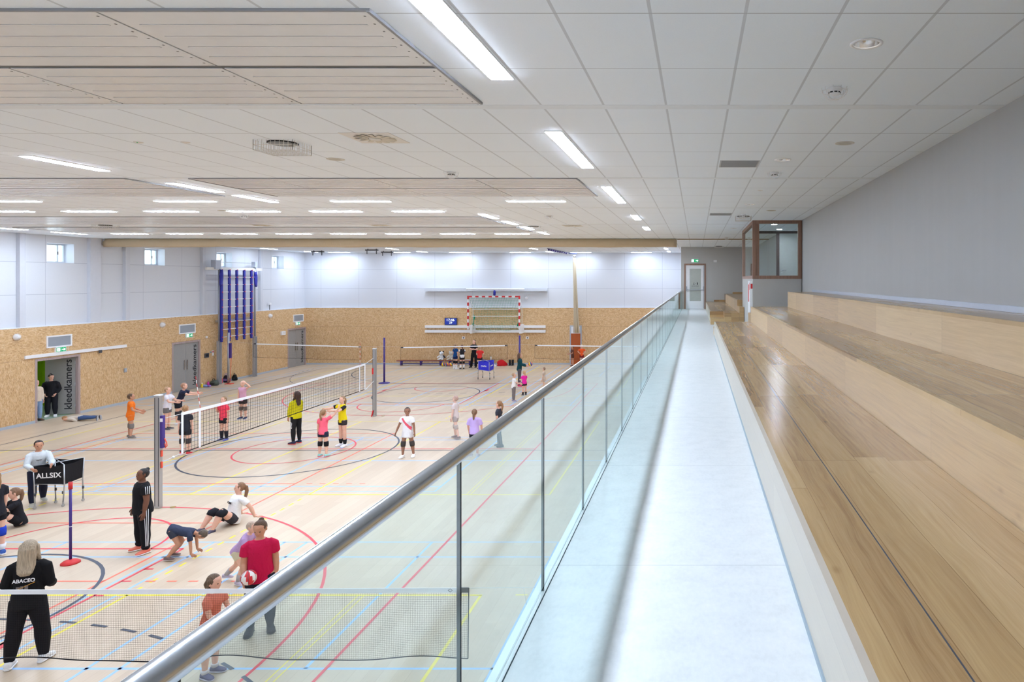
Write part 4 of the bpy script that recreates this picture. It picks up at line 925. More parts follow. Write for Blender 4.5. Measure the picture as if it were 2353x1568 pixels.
# ---- volleyball net and its two posts
NX = -12.33; NY0, NY1 = 16.38, 25.4
def vpost(y, name_l, ztop, side):
    r = thing('volleyball_post', name_l, 'post', (NX, y, 0), 'volleyball posts')
    f = MB(); f.box(NX-0.065, NX+0.065, y-0.05, y+0.05, 0, ztop); f.build('upright', M['alu'], r, bevel=0.012)
    f = MB(); f.box(NX-0.05, NX-0.035, y-0.052, y-0.05, 0.05, ztop-0.05); f.box(NX+0.035, NX+0.05, y-0.052, y-0.05, 0.05, ztop-0.05); f.build('guide_groove', M['dgrey'], r)
    MB().box(NX-0.068, NX+0.068, y-0.053, y+0.053, ztop, ztop+0.015).build('cap', M['white'], r)
    if side: 
        MB().box(NX+0.067, NX+0.125, y-0.04, y+0.04, 1.38, 2.12).build('crank_pad', M['purple'], r); MB().box(NX+0.07, NX+0.13, y-0.045, y-0.04, 1.98, 2.06).build('emblem', M['white'], r)
        f = MB(); f.tube([(NX+0.14,y,1.60),(NX+0.19,y,1.50),(NX+0.20,y,1.42),(NX+0.17,y,1.38),(NX+0.15,y,1.48)], 0.012, 6); f.box(NX+0.066,NX+0.09,y-0.02,y+0.02,1.18,1.32); f.box(NX+0.066,NX+0.09,y-0.02,y+0.02,0.92,1.06); f.build('red_cord', M['lred'], r)
    else:
        f = MB(); f.box(NX-0.075,NX-0.02,y-0.06,y-0.052,1.62,1.85); f.obox((NX-0.05,y-0.08,0.12),(0.02,0,0.0),(0,0.01,0),(0.03,0,0.12)); f.build('red_lever', M['red'], r)
    MB().lathe((NX+0.30, y+0.05, 0), [(0.06,0.004),(0.06,0.012),(0.01,0.016)], 14).build('floor_cap', mat((176,150,96), 0.4, 0.5, 0.4, 0.03, 'brass'), r)
vpost(15.65, 'nearer grey volleyball post with blue crank pad', 2.58, True); vpost(26.17, 'farther grey volleyball post with red lever', 2.60, False)
r = thing('volleyball_net', 'white-edged volleyball net stretched between the two grey posts', 'net', (NX, 20.9, 1.07))
def nz(y, top):
    t = (y-NY0)/(NY1-NY0); return (2.05+0.07*t-0.05*math.sin(PI*t)) if top else (1.07+0.07*t+0.0*math.sin(PI*t))
def nsheet(z0f, z1f, x, w, name, m, n=30):
    b = MB(); rg = []
    for i in range(n+1):
        y = NY0+(NY1-NY0)*i/n; a, c = z0f(y), z1f(y); rg.append([Vector((NX-w,y,a)),Vector((NX+w,y,a)),Vector((NX+w,y,c)),Vector((NX-w,y,c))])
    b.loft(rg, True, False); return b.build(name, m, r)
nsheet(lambda y: nz(y,1)-0.07, lambda y: nz(y,1), 0, 0.004, 'top_tape', M['tape']); nsheet(lambda y: nz(y,0), lambda y: nz(y,0)+0.022, 0, 0.005, 'bottom_cord', M['cord'])
for y in (NY0, NY1): MB().box(NX-0.006,NX+0.006,y-0.03,y+0.03,nz(y,0)-0.01,nz(y,1)).build('side_tape', M['tape'], r)
b = MB(); h = 0.0022; n = 90
for i in range(1, n):
    y = NY0+(NY1-NY0)*i/n; b.box(NX-h,NX+h,y-h,y+h,nz(y,0)+0.02,nz(y,1)-0.06)
for k in range(1, 10):
    rg = []
    for i in range(31):
        y = NY0+(NY1-NY0)*i/30; z = nz(y,0)+(nz(y,1)-nz(y,0))*k/10+0.004*math.sin(i*2+k); rg.append([Vector((NX-h,y,z-h)),Vector((NX+h,y,z-h)),Vector((NX+h,y,z+h)),Vector((NX-h,y,z+h))])
    b.loft(rg, True, False)
b.build('mesh', M['cord'], r)
for y, lean in ((16.95, -0.10), (25.0, 0.0)):
    a, c = Vector((NX+0.012,y,nz(y,0))), Vector((NX+0.012,y,nz(y,1)+0.85)); MB().box(NX+0.004,NX+0.009,y-0.03,y+0.03,nz(y,0),nz(y,1)).build('antenna_sleeve', M['tape'], r)
    f = MB(); lo = nz(y,0) if lean else nz(y,1)
    for i in range(9):
        f.cur = i % 2; za = nz(y,1)+0.8*i/9; f.tube([(NX+0.016+lean*(i/9)*0.4,y+lean*i/9,za),(NX+0.016+lean*((i+1)/9)*0.4,y+lean*(i+1)/9,za+0.8/9)], 0.007, 6)
    f.build('antenna', [M['red'], M['white']], r)
f = MB()
f.tube([(NX,NY0,nz(NY0,1)-0.03),(NX,15.72,2.02)], 0.006, 6); f.tube([(NX,NY0,1.80),(NX,15.72,1.92)], 0.005, 6); f.tube([(NX,NY0,1.08),(NX,15.72,1.02)], 0.006, 6)
f.tube([(NX,NY1,nz(NY1,1)-0.03),(NX,26.1,2.24)], 0.008, 6); f.tube([(NX,NY1,1.13),(NX,26.1,1.36)], 0.012, 6); f.ball((NX,16.1,1.05),0.03,8,6); f.ball((NX,NY1+0.12,1.15),0.03,8,6)
f.build('tension_rope', M['cordw'], r)
# ---- low nets (badminton style)
def low_net(name_l, x0, x1, Y, zt0, zt1, hgt, cell, wave, cord, tape_h, ext):
    r = thing('badminton_net', name_l, 'net', ((x0+x1)/2, Y, min(zt0,zt1)-hgt), 'low nets')
    def P(u, v):
        x = x0+(x1-x0)*u; top = zt0+(zt1-zt0)*u
        return Vector((x+0.0, Y+wave*v*math.sin(x*3.1)*0.9, top-hgt*v+wave*v*(0.5*math.sin(x*2.2+1)+0.32*math.sin(x*5.3))))
    L = abs(x1-x0); n = int(L/cell); m = int((hgt-tape_h)/cell); h = cord/2; b = MB(); ns = 12
    def strip(pts, dx, dz):
        k = len(b.v)
        for p in pts: b.v += [p+Vector((-dx,0,-dz)), p+Vector((dx,0,dz))]
        for i in range(len(pts)-1): b.face((k+2*i, k+2*i+1, k+2*i+3, k+2*i+2))
    for i in range(n+1): strip([P(i/n, j/ns) for j in range(ns+1)], h, 0)
    for k in range(m+1): strip([P(i/(n//3), (tape_h+(hgt-tape_h)*k/m)/hgt) for i in range(n//3+1)], 0, h)
    b.build('mesh', M['cord'], r)
    t = MB(); rg = []; q = 60
    for i in range(q+1):
        a, c = P(i/q, 0), P(i/q, tape_h/hgt); rg.append([a+Vector((0,-0.004,0)), c+Vector((0,-0.004,0)), c+Vector((0,0.004,0)), a+Vector((0,0.004,0))])
    t.loft(rg, True, False); t.build('top_tape', M['tape'], r)
    f = MB(); f.tube([P(i/140, 1) for i in range(141)], 0.007, 6); f.tube([P(0, j/10) for j in range(11)], 0.007, 6); f.tube([P(1, j/10) for j in range(11)], 0.007, 6); f.build('border_cord', M['cord'], r)
    c = MB()
    for u, s in ((0, 1), (1, -1)): p = P(u, 0); c.box(min(p.x, p.x+s*0.13), max(p.x, p.x+s*0.13), Y-0.007, Y+0.007, p.z-tape_h, p.z+0.004)
    c.build('corner_patch', M['dgrey'], r)
    f = MB()
    for a, c in ext: f.tube([a, c], 0.003, 5)
    if ext: f.build('tension_cord', M['cordw'], r)
    return r
r = low_net('low net with white tape in the foreground, cut by the left picture edge', -9.6, -2.70, 8.1, 1.545, 1.575, 0.83, 0.021, 0.035, 0.0018, 0.055, [((-2.70,8.1,1.572),(-1.6,8.1,1.58)), ((-2.05,8.1,1.577),(-2.0,8.08,1.33))])
q = aty(1035, 1357, 8.1); f = MB(); k = 0.02
for a, c in (((-k,0),(0,k)), ((0,k),(k,0)), ((k,0),(0,-k)), ((0,-k),(-k,0))): f.tube([(q.x+a[0]*1.3, 8.094, q.z+a[1]), (q.x+c[0]*1.3, 8.094, q.z+c[1])], 0.0025, 5)
f.build('emblem', M['letter'], r)
FY = 34.5
zt = lambda py: HC-(py-VY)/F*FY
xf = lambda px: (px-VX)/F*FY
low_net('low net in the far left, between the climbing frame and the first purple pole', xf(583), xf(830), FY, zt(789.5), zt(796.5), 0.70, 0.045, 0.012, 0.0016, 0.05, [((xf(830),FY,zt(797)),(xf(883),FY,zt(796.5))), ((xf(583),FY,zt(789.5)),(xf(531),FY,zt(786)))])
low_net('low net in the far middle, between the two purple poles', xf(921), xf(1166), FY, zt(798), zt(793.5), 0.69, 0.045, 0.012, 0.0016, 0.05, [((xf(921),FY,zt(798)),(xf(883),FY,zt(796.5))), ((xf(1166),FY,zt(793.5)),(xf(1193),FY-0.06,zt(791)))])
low_net('low net in the far right, running behind the steel handrail', xf(1229), xf(1470), FY, zt(793), zt(796), 0.69, 0.045, 0.012, 0.0016, 0.05, [((xf(1229),FY,zt(793)),(xf(1196),FY-0.06,zt(791)))])
def pole(label, x, y, h, m, base_m, cap=None, br=0.33, pr=0.022):
    r = thing('net_pole', label, 'pole', (x, y, 0), 'free-standing net poles')
    MB().tube([(x,y,0.02),(x,y,h)], pr, 14).build('tube', m, r)
    MB().lathe((x,y,0), [(br,0.0),(br,0.02),(br*0.75,0.05),(0.03,0.075),(0.001,0.08)], 28).build('base_disc', base_m, r)
    MB().cyl((x,y,h*0.45),(x,y,h*0.45+0.01), pr+0.004, 12).build('height_ring', M['white'], r)
    if cap: MB().tube([(x,y,h-0.13),(x,y,h)], pr+0.010, 12).build('cap', cap, r)
    return r
p = at(162, 1295); pole('purple pole with round red base, left of the woman in black', p.x, p.y, 1.50, M['purple'], M['red'], M['red'], 0.145)
p = at(883, 881); pole('tall purple pole on a flat round foot, beyond the volleyball post', p.x, p.y, 2.30, M['purple'], M['purple'], None, 0.27, 0.045)
pole('tall purple pole behind the woman in the teal jumper', xf(1194), FY, 2.42, M['purple'], M['purple'], None, 0.27, 0.045)
r = thing('net_pole', 'slim grey pole with blue pad in front of the climbing frame', 'pole', (-23.5, FY-0.2, 0)); x, y = xf(531), FY-0.2
MB().tube([(x,y,0),(x,y,2.58)], 0.05, 12).build('tube', M['alu'], r); MB().box(x+0.05,x+0.14,y-0.05,y+0.05,1.3,2.05).build('crank_pad', M['purple'], r); MB().box(x-0.12,x+0.2,y-0.12,y+0.12,0.0,0.03).build('foot', M['lred'], r)
MB().tube([(x+0.14,y,1.3),(x+0.12,y,0.6),(x+0.09,y,0.1)], 0.012, 6).build('red_cord', M['lred'], r)
# ---- ball carts
def cart(label, c, fm, logo, corners_t, corners_b, feet, zt_, zb, lh, lw):
    """open fabric bin on four legs; corners run front-left, front-right, back-right, back-left"""
    r = thing('ball_cart', label, 'ball cart', (c[0], c[1], 0)); b = MB(); n = 8
    T = [Vector((*q, zt_[i])) for i, q in enumerate(corners_t)]; B = [Vector((*q, zb[i])) for i, q in enumerate(corners_b)]
    for i in range(4):
        j = (i+1) % 4
        for s in range(n):
            a0, a1 = s/n, (s+1)/n; sag = lambda u: -0.035*math.sin(PI*u)
            p = [T[i].lerp(T[j],a0)+Vector((0,0,sag(a0))), T[i].lerp(T[j],a1)+Vector((0,0,sag(a1))), B[i].lerp(B[j],a1)+Vector((0,0,-sag(a1))), B[i].lerp(B[j],a0)+Vector((0,0,-sag(a0)))]
            b.quad(*p)
    b.quad(B[0], B[3], B[2], B[1]); o = b.build('fabric_bin', fm, r); s = o.modifiers.new('thick', 'SOLIDIFY'); s.thickness = 0.006
    cc = Vector((c[0], c[1], 0))
    for i in range(4):
        f = MB(); ft = Vector((*feet[i], 0.0)); f.tube([T[i]+Vector((0,0,0.0)), B[i], ft+Vector((0,0,0.11))], 0.014, 10); f.cur = 1
        f.tube([ft+Vector((0,0,0.30)), ft+Vector((0,0,0.36))], 0.021, 10); lg = f.build('leg', [M['alu'], M['dgrey']], r)
        w = MB(); w.tube([ft+Vector((-0.012,0,0.032)), ft+Vector((0.012,0,0.032))], 0.032, 12); w.box(ft.x-0.016,ft.x+0.016,ft.y-0.01,ft.y+0.01,0.03,0.12); w.build('caster', M['dgrey'] if logo != 'ALLSIX' else M['alu'], lg)
    f = MB()
    f.tube([T[0],T[2]], 0.010, 8); f.tube([T[1],T[3]], 0.010, 8)
    for i in range(4): f.tube([B[i], B[(i+1)%4]+Vector((0,0,-0.05)) if i % 2 else B[(i+1)%4]], 0.008, 8)
    f.build('folding_bar', M['alu'], r)
    ux = (T[1]-T[0]).normalized(); up = ((T[0]+T[1])-(B[0]+B[1])).normalized(); nn = ux.cross(up)
    m = (T[0]+T[1]+B[0]+B[1])/4+nn*0.012-Vector((0,0,0.01))-Vector(r.location)
    text_fit(logo, lw, lh, M['white'], o, plane_m(m, ux, up), bold=0.02, label='white lettering')
    ux2 = (T[2]-T[1]).normalized(); n2 = ux2.cross(up)
    return r, o, ux2, up, n2, T, B
g = lambda px, py: (at(px, py).x, at(px, py).y)
def tp(px, py, Y): q = aty(px, py, Y); return (q.x, q.y), q.z
tops = [tp(76,1072,15.6), tp(147,1068,15.72), tp(193,1052,16.15), tp(127,1054,16.0)]; bots = [tp(79,1113,15.6), tp(148,1114,15.72), tp(190,1097,16.15), tp(126,1095,16.0)]
cart('black ball cart with white lettering pushed by the woman in the pale sweatshirt', (-14.8,15.9), cloth((34,33,36), 'black_mesh_fabric', 0.2), 'ALLSIX', [q[0] for q in tops], [q[0] for q in bots], [g(80,1171), g(145,1165), g(191,1152), g(128,1157)], [q[1] for q in tops], [q[1] for q in bots], 0.12, 0.5)
tops = [tp(1099,830,35.1), tp(1124,832,34.95), tp(1135,827.5,35.9), tp(1110,826,36.0)]; bots = [tp(1099,850,35.1), tp(1124,853.5,34.95), tp(1134,849,35.9), tp(1110,848,36.0)]
rr, o, ux2, up, n2, T, B = cart('blue ball cart with white lettering in front of the far bench', (-10.9,35.5), cloth((58,58,206), 'bright_blue_fabric', 0.2), 'gala', [q[0] for q in tops], [q[0] for q in bots], [g(1098.5,872.5), g(1125.5,873), g(1135,870), g(1109,869)], [q[1] for q in tops], [q[1] for q in bots], 0.11, 0.33)
m = (T[1]+T[2]+B[1]+B[2])/4+n2*0.012-Vector(rr.location)
text_fit('gala', 0.5, 0.12, M['white'], o, plane_m(m, ux2, up), bold=0.02, label='white lettering on the side')
# ---- gymnastics benches by the far wall
def gbench(label, x0, x1, y):
    r = thing('gym_bench', label, 'bench', ((x0+x1)/2, y, 0), 'low gym benches at the far wall')
    MB().box(x0, x1, y-0.14, y+0.14, 0.30, 0.335).build('seat', m_wood((176,112,62), 0, 'orange_brown_board'), r, bevel=0.006)
    MB().box(x0, x1, y-0.14, y-0.125, 0.275, 0.30).build('apron', M['purple'], r)
    n = 3 if x1-x0 > 3 else 2
    for i in range(n+1):
        x = x0+0.25+(x1-x0-0.5)*i/n; f = MB(); f.box(x-0.03,x+0.03,y-0.12,y+0.12,0.02,0.30); f.obox((x+0.08,y-0.12,0.2),(0.08,0,0.08),(0,0.01,0),(0.012,0,-0.012)); f.build('leg', M['purple'], r)
    MB().box(x0+0.2, x1-0.2, y-0.03, y+0.03, 0.09, 0.13).build('rail', M['purple'], r)
    return r
BY = 41.7
bx = lambda px: (px-VX)/F*BY
gbench('long low gym bench along the far wall, left one', bx(913), bx(1022), BY); gbench('low gym bench along the far wall behind the children, right one', bx(1024), bx(1136), BY)
# ---- small things lying about
def ball(label, c, rad, cols, group='volleyballs'):
    r = thing('volleyball', label, 'ball', (c[0], c[1], c[2]-rad), group); c = Vector(c)
    b = MB(); n, m = 24, 14; k0 = len(b.v)
    for i in range(m+1):
        a = -PI/2+PI*i/m
        for j in range(n): b.v.append(c+rad*Vector((math.cos(a)*math.cos(2*PI*j/n), math.cos(a)*math.sin(2*PI*j/n), math.sin(a))))
    for i in range(m):
        for j in range(n):
            b.cur = ((j+i//3)//3) % len(cols); b.face((k0+i*n+j, k0+i*n+(j+1)%n, k0+(i+1)*n+(j+1)%n, k0+(i+1)*n+j), True)
    b.build('panelled_skin', [mat(q, 0.45, 0, 0.4, 0.03, 'ball_panel') for q in cols], r)
    f = MB()
    for k in range(3):
        a = PI*k/3; f.tube([c+rad*1.003*Vector((math.cos(t)*math.cos(a), math.cos(t)*math.sin(a), math.sin(t))) for t in [2*PI*i/32 for i in range(33)]], 0.0025, 5, cap=False)
    f.build('seam', M['dgrey'], r); return r
CY = [(242,208,48), (60,96,170), (226,90,60)]
for px, l, rot in ((1018.5,'volleyball on the floor under the far bench, leftmost below the black-white plush',0), (1027,'volleyball on the floor under the far bench, middle of three',1), (1035.5,'volleyball on the floor under the far bench, rightmost below the pale teddy',2)):
    q = aty(px, 838, 41.35); ball(l, (q.x, 41.35, 0.11), 0.11, CY[rot:]+CY[:rot])
def plush(label, px, py, body, patch, tall):
    q = aty(px+(2.5 if px > 1030 else -2), py, BY); r = thing('plush_toy', label, 'soft toy', (q.x, BY, 0.335)); x, z = q.x, 0.335; b = MB(); f = cloth(body, 'plush', 0.5); g = cloth(patch, 'plush', 0.5)
    b.ball((x, BY, z+0.2*tall), (0.17*tall, 0.13*tall, 0.2*tall)); b.ball((x, BY-0.03, z+0.5*tall), (0.15*tall, 0.14*tall, 0.14*tall)); b.ball((x, BY-0.15, z+0.46*tall), (0.07*tall, 0.06, 0.06*tall)); b.build('body', f, r)
    for s in (-1, 1):
        MB().ball((x+s*0.12*tall, BY, z+0.62*tall), (0.055*tall, 0.03, 0.055*tall)).build('ear', g, r)
        MB().tube([(x+s*0.14*tall, BY-0.03, z+0.32*tall), (x+s*0.27*tall, BY-0.08, z+0.2*tall)], 0.055*tall, 10, ball=True).build('arm', f if s < 0 else g, r)
        MB().tube([(x+s*0.08*tall, BY-0.08, z+0.07), (x+s*0.15*tall, BY-0.25, z+0.06)], 0.06*tall, 10, ball=True).build('leg', f, r)
        MB().ball((x+s*0.05*tall, BY-0.165, z+0.53*tall), 0.014, 8, 6).build('eye', M['black'], r)
plush('black and white plush toy sitting on the far bench', 1017, 830, (226,228,230), (38,42,54), 0.82)
plush('pale grey plush teddy bear sitting on the far bench', 1034, 830, (206,200,190), (206,200,190), 0.82)
def bottle(label, p, rad, h, c, capc, group='drinking bottles'):
    r = thing('drinking_bottle', label, 'bottle', p, group)
    MB().lathe((0,0,0), [(rad*0.9,0),(rad,0.01),(rad,h*0.62),(rad*0.8,h*0.74),(rad*0.55,h*0.8),(rad*0.55,h*0.84)], 14).build('flask', mat(c, 0.35, 0, 0.5, 0.03, 'bottle_plastic'), r, local=True)
    MB().lathe((0,0,0), [(rad*0.62,h*0.84),(rad*0.62,h*0.94),(rad*0.3,h*0.95),(rad*0.25,h),(0.002,h)], 14).build('cap', mat(capc, 0.35, 0, 0.5, 0.02, 'bottle_cap'), r, local=True)
for px, py, l, rad, h, c, k in ((464,891,'yellow drinking bottle at the foot of the osb wall',0.05,0.23,(226,200,50),(240,240,235)), (478.5,888,'magenta drinking bottle beside the grey-green bag',0.055,0.24,(206,50,150),(180,40,140)), (498,882.5,'lilac drinking bottle standing behind the grey-green bag',0.045,0.29,(150,120,190),(90,120,150)), (505,881,'red and white drinking bottle nearest the climbing frame post',0.045,0.32,(222,70,84),(240,236,236))):
    p = at(px, py); bottle(l, (max(p.x, LW+0.1), p.y, 0), rad, h, c, k)
r = thing('drinking_bottle', 'blue and lilac bottle lying on the floor beside the yellow bottle', 'bottle', (at(471,890).x, at(471,890).y, 0), 'drinking bottles')
MB().tube([(-0.16,0,0.05),(0.1,0.03,0.05)], 0.048, 12, ball=True).build('flask', mat((130,160,220), 0.35, 0, 0.5, 0.03, 'bottle_plastic'), r, local=True); MB().tube([(0.12,0.032,0.05),(0.24,0.045,0.05)], 0.046, 12).build('cap', mat((140,110,190), 0.35, 0, 0.5, 0.02, 'bottle_cap'), r, local=True)
bottle('white drinking bottle standing on the right end of the far bench', (bx(1128), BY, 0.335), 0.05, 0.25, (224,226,226), (70,90,80))
def bag(label, p, sx, sy, sz, c, c2, name='sports_bag', cat='bag'):
    r = thing(name, label, cat, p); rg = []
    for i in range(7):
        t = i/6; w = (0.85+0.3*math.sin(PI*t))*(1-0.35*t*t); rg.append([Vector((sx*w*math.copysign(abs(math.cos(a))**0.7, math.cos(a))+0.02*math.sin(5*t+j), sy*w*math.copysign(abs(math.sin(a))**0.7, math.sin(a)), sz*t)) for j, a in enumerate([2*PI*q/14 for q in range(14)])])
    MB().loft(rg).build('body', cloth(c, 'bag_fabric', 0.6), r, local=True)
    MB().tube([(-sx*0.4,-sy*0.3,sz*0.95),(-sx*0.2,-sy*0.35,sz*1.3),(sx*0.2,-sy*0.35,sz*1.3),(sx*0.4,-sy*0.3,sz*0.95)], 0.014, 6).build('handle', cloth(c2, 'strap'), r, local=True)
    MB().box(-sx*0.6,sx*0.6,-sy*1.12,-sy*0.85,sz*0.2,sz*0.55).build('pocket', cloth(c2, 'pocket'), r, local=True, bevel=0.02)
p = at(489, 886); bag('crumpled grey-green bag on the floor by the osb wall', (p.x+0.08, p.y, 0), 0.17, 0.15, 0.26, (84,92,84), (52,58,54))
p = at(517, 878.5); bag('black and lilac backpack by the wall under the climbing frame', (p.x+0.08, p.y, 0), 0.15, 0.13, 0.34, (42,36,52), (140,124,184), 'backpack', 'backpack')
p = at(526.5, 876); bag('small black bag beside the lilac backpack under the climbing frame', (p.x+0.16, p.y+0.2, 0), 0.10, 0.10, 0.30, (34,34,38), (60,60,66), 'backpack', 'backpack')
def heap(name, label, p, sx, sy, sz, c):
    r = thing(name, label, 'clothing', p); rg = []
    for i in range(6):
        t = i/5; w = (1-t*t)**0.5 if t < 1 else 0.08; rg.append([Vector((sx*w*(1+0.25*math.sin(3*a+i))*math.cos(a), sy*w*(1+0.2*math.sin(2*a-i))*math.sin(a), sz*t+0.02*math.sin(4*a)*(t > 0))) for a in [2*PI*q/20 for q in range(20)]])
    MB().loft(rg).build('folded_cloth', cloth(c, 'rumpled_fabric', 0.8), r, local=True)
    MB().tube([(-sx*0.9,-sy*0.5,0.03),(-sx*0.2,-sy*0.95,0.05),(sx*0.8,-sy*0.7,0.03)], 0.04, 8, ball=True).build('sleeve', cloth(c, 'rumpled_fabric', 0.8), r, local=True)
heap('jacket', 'red jacket dropped on the floor at the far wall', (bx(1154), 41.6, 0), 0.30, 0.22, 0.36, (200,30,38)); heap('towel', 'white cloth heap on the floor left of the red jacket', (bx(1140), 41.05, 0), 0.22, 0.16, 0.16, (226,224,222))
def boot(label, x, y):
    r = thing('boot', label, 'boot', (x, y, 0), 'black boots by the far wall')
    MB().tube([(x,y+0.02,0.34),(x,y+0.02,0.16),(x,y,0.06)], [0.075,0.07,0.075], 12).ball((x+0.03,y-0.10,0.06), (0.06,0.13,0.06)).build('shaft', M['black'], r)
    MB().box(x-0.055,x+0.085,y-0.22,y+0.09,0.0,0.025).build('sole', M['dgrey'], r, bevel=0.01)
boot('black boot beside the red jacket, left one of the pair', bx(1171), 41.75); boot('black boot at the far wall, right one of the pair', bx(1177), 41.8)
r = thing('paper', 'white sheet of paper lying on the far bench', 'paper', (bx(1075), BY, 0.335)); MB().box(bx(1066),bx(1083),BY-0.1,BY+0.1,0.336,0.345).build('sheet', M['white'], r)
# ================= PEOPLE =================
def remesh(mb, voxel, it=3, bumpy=0.0):
    me = bpy.data.meshes.new('t'); me.from_pydata([tuple(p) for p in mb.v], [], mb.f); me.update()
    t = bpy.data.objects.new('t', me); COL.objects.link(t)
    m = t.modifiers.new('r', 'REMESH'); m.mode = 'VOXEL'; m.voxel_size = voxel; m.use_smooth_shade = True
    if it: s = t.modifiers.new('s', 'SMOOTH'); s.iterations = it; s.factor = 0.5
    dg = bpy.context.evaluated_depsgraph_get(); out = bpy.data.meshes.new_from_object(t.evaluated_get(dg))
    bpy.data.objects.remove(t); bpy.data.meshes.remove(me); return out
def link_mesh(name, me, m, parent=None):
    me.materials.clear()
    for q in (m if isinstance(m, (list, tuple)) else [m]): me.materials.append(q)
    o = bpy.data.objects.new(name, me); o.data.name = name; o.parent = parent; COL.objects.link(o); return o
def V(*a): return Vector(a)
def skin_mat(c):
    k = ('skin', tuple(c))
    if k not in _MC:
        nb = NB('skin'); p = nb.obj(); n = nb.noise(nb.comb(p[0],p[1],p[2]), 14.0, 3.0)
        nb.b.inputs['Subsurface Weight'].default_value = 0.0
        _MC[k] = nb.fin(nb.mix(n, tuple(v*0.93 for v in c), tuple(min(255,v*1.04) for v in c)), 0.5, 0, 0.35)
    return _MC[k]
def hair_mat(c):
    k = ('hair', tuple(c))
    if k not in _MC:
        nb = NB('hair'); p = nb.obj(); n = nb.noise(nb.comb(nb.math('MULTIPLY',p[0],90.0), nb.math('MULTIPLY',p[1],90.0), nb.math('MULTIPLY',p[2],9.0)), 1.0, 3.0)
        nb.bump(n, 0.8, 0.02); _MC[k] = nb.fin(nb.mix(n, tuple(v*0.62 for v in c), tuple(min(255,v*1.25) for v in c)), 0.45, 0, 0.4)
    return _MC[k]
FAIR, TAN, DARK = (226,178,156), (198,146,118), (118,78,60)
def person(label, px, h, yaw, pose=None, w=1.0, skin=FAIR, hair=('short',(110,84,60)), top=('tee',(60,60,60)), bottom=('shorts',(30,30,34)),
           socks=None, pads=None, shoes=((70,72,80),(225,225,225)), hk=None, pos=None, group=None, paint=None, stripes=None, marks=None, z0=0.0, tilt=None):
    pose = pose or {}; p0 = pos if pos is not None else at(*px); p0 = V(p0[0], p0[1], z0)
    near = p0.y < 17.5; vx = 0.0085 if near else (0.0125 if p0.y < 28 else 0.017)
    S = h; hk = hk if hk else (1.0 if h > 1.55 else 1.06 + 0.25*(1.55-h)); lw = w**0.75
    sp = V(*pose.get('spine', (0, 0.03, 1))).normalized()
    sx0 = V(1,0,0); sx0 = (sx0 - sp*sx0.dot(sp)).normalized(); tw = math.radians(pose.get('twist', 0))
    sx1 = (Matrix.Rotation(tw, 3, sp) @ sx0); fr0 = sp.cross(sx0); fr1 = sp.cross(sx1)
    def D(v, s): return V(v[0]*s, v[1], v[2]).normalized()
    leg, foot = {}, {}
    for s, k in ((1,'lR'), (-1,'lL')):
        q = pose.get(k, pose.get('legs', ((0.05,0.0,-1),(0.02,-0.03,-1)))); hip = -sp*0.01+sx0*(0.048*s*w**0.5)
        kn = hip+D(q[0],s)*0.24; an = kn+D(q[1],s)*0.24; leg[s] = [hip, kn, an]
        foot[s] = D(q[2], s) if len(q) > 2 else D((0.18,1,0), s)
    pz = pose['pz'] if 'pz' in pose else 0.044-min(leg[1][2].z, leg[-1][2].z)
    P = V(0,0,pz)
    if 'pz' not in pose:
        c = (leg[1][2]+leg[-1][2])/2; P.x -= c.x; P.y -= c.y
    for s in (1,-1): leg[s] = [P+q for q in leg[s]]
    arm, hd = {}, {}
    for s, k in ((1,'aR'), (-1,'aL')):
        q = pose.get(k, pose.get('arms', ((0.16,0.0,-1),(0.06,0.16,-1)))); sh = P+sp*0.272+sx1*(0.094*s*(0.75+0.25*w)); el = sh+D(q[0],s)*0.165; wr = el+D(q[1],s)*0.14
        arm[s] = [sh, el, wr]; hd[s] = (D(q[2],s) if len(q) > 2 else D(q[1],s), D(q[3],s) if len(q) > 3 else None)
    hy, hp = pose.get('head', (0, 0)); base = V(*pose.get('head_up', (sp.x*0.4, sp.y*0.4, max(0.35, sp.z)))).normalized()
    hx = (sx1-base*sx1.dot(base)).normalized(); hx = Matrix.Rotation(math.radians(hy), 3, base) @ hx; hu = Matrix.Rotation(math.radians(hp), 3, hx) @ base; hf = hu.cross(hx)
    N = P+sp*0.302; H = N+sp*0.012+base*0.082*hk
    # --- body: one continuous surface
    b = MB()
    TR = [(-0.058,.050,.042,-.004),(-0.02,.084,.064,-.008),(0.03,.086,.062,-.004),(0.10,.072,.054,.003),(0.16,.072,.054,.004),(0.215,.082,.060,.007),(0.262,.086,.052,.002),(0.292,.060,.040,-.004),(0.312,.032,.032,-.004)]
    def torso(mb, rows, add=0.0, n=20, sq=1.0):
        rg = []
        for t, a, c, o in rows:
            u = sx0.lerp(sx1, max(0,min(1,t/0.27))).normalized(); f = sp.cross(u); bl = w if t < 0.2 else (0.5+0.5*w); a2, c2 = a*(0.35+0.65*bl)*1.0+add, c*bl+add
            rg.append([(P+sp*t+f*o+u*(a2*math.cos(2*PI*j/n))+f*(c2*math.sin(2*PI*j/n))) for j in range(n)])
        mb.loft(rg)
    torso(b, TR)
    for s in (1,-1):
        sh, el, wr = arm[s]; cst = P+sp*0.258+sx1*0.05*s; b.tube([cst, sh.lerp(cst,.35)-sp*.004, sh.lerp(el,.16)+(sh-cst)*.02, sh.lerp(el,.5), el, el.lerp(wr,.35), wr], [.030,.030*lw,.031*lw,.028*lw,.0235*lw,.0235*lw,.0165], 12, ball=True)
        hp_, kn, an = leg[s]; b.tube([hp_, hp_.lerp(kn,.45), kn, kn.lerp(an,.32), kn.lerp(an,.7), an], [.054*lw,.047*lw,.036*lw,.0375*lw,.027*lw,.021], 14, ball=True)
        b.tube([an, an+V(0,0,-0.012)+foot[s]*0.02, an+V(0,0,-0.024)+foot[s]*0.07], [.021,.021,.016], 10, ball=True)
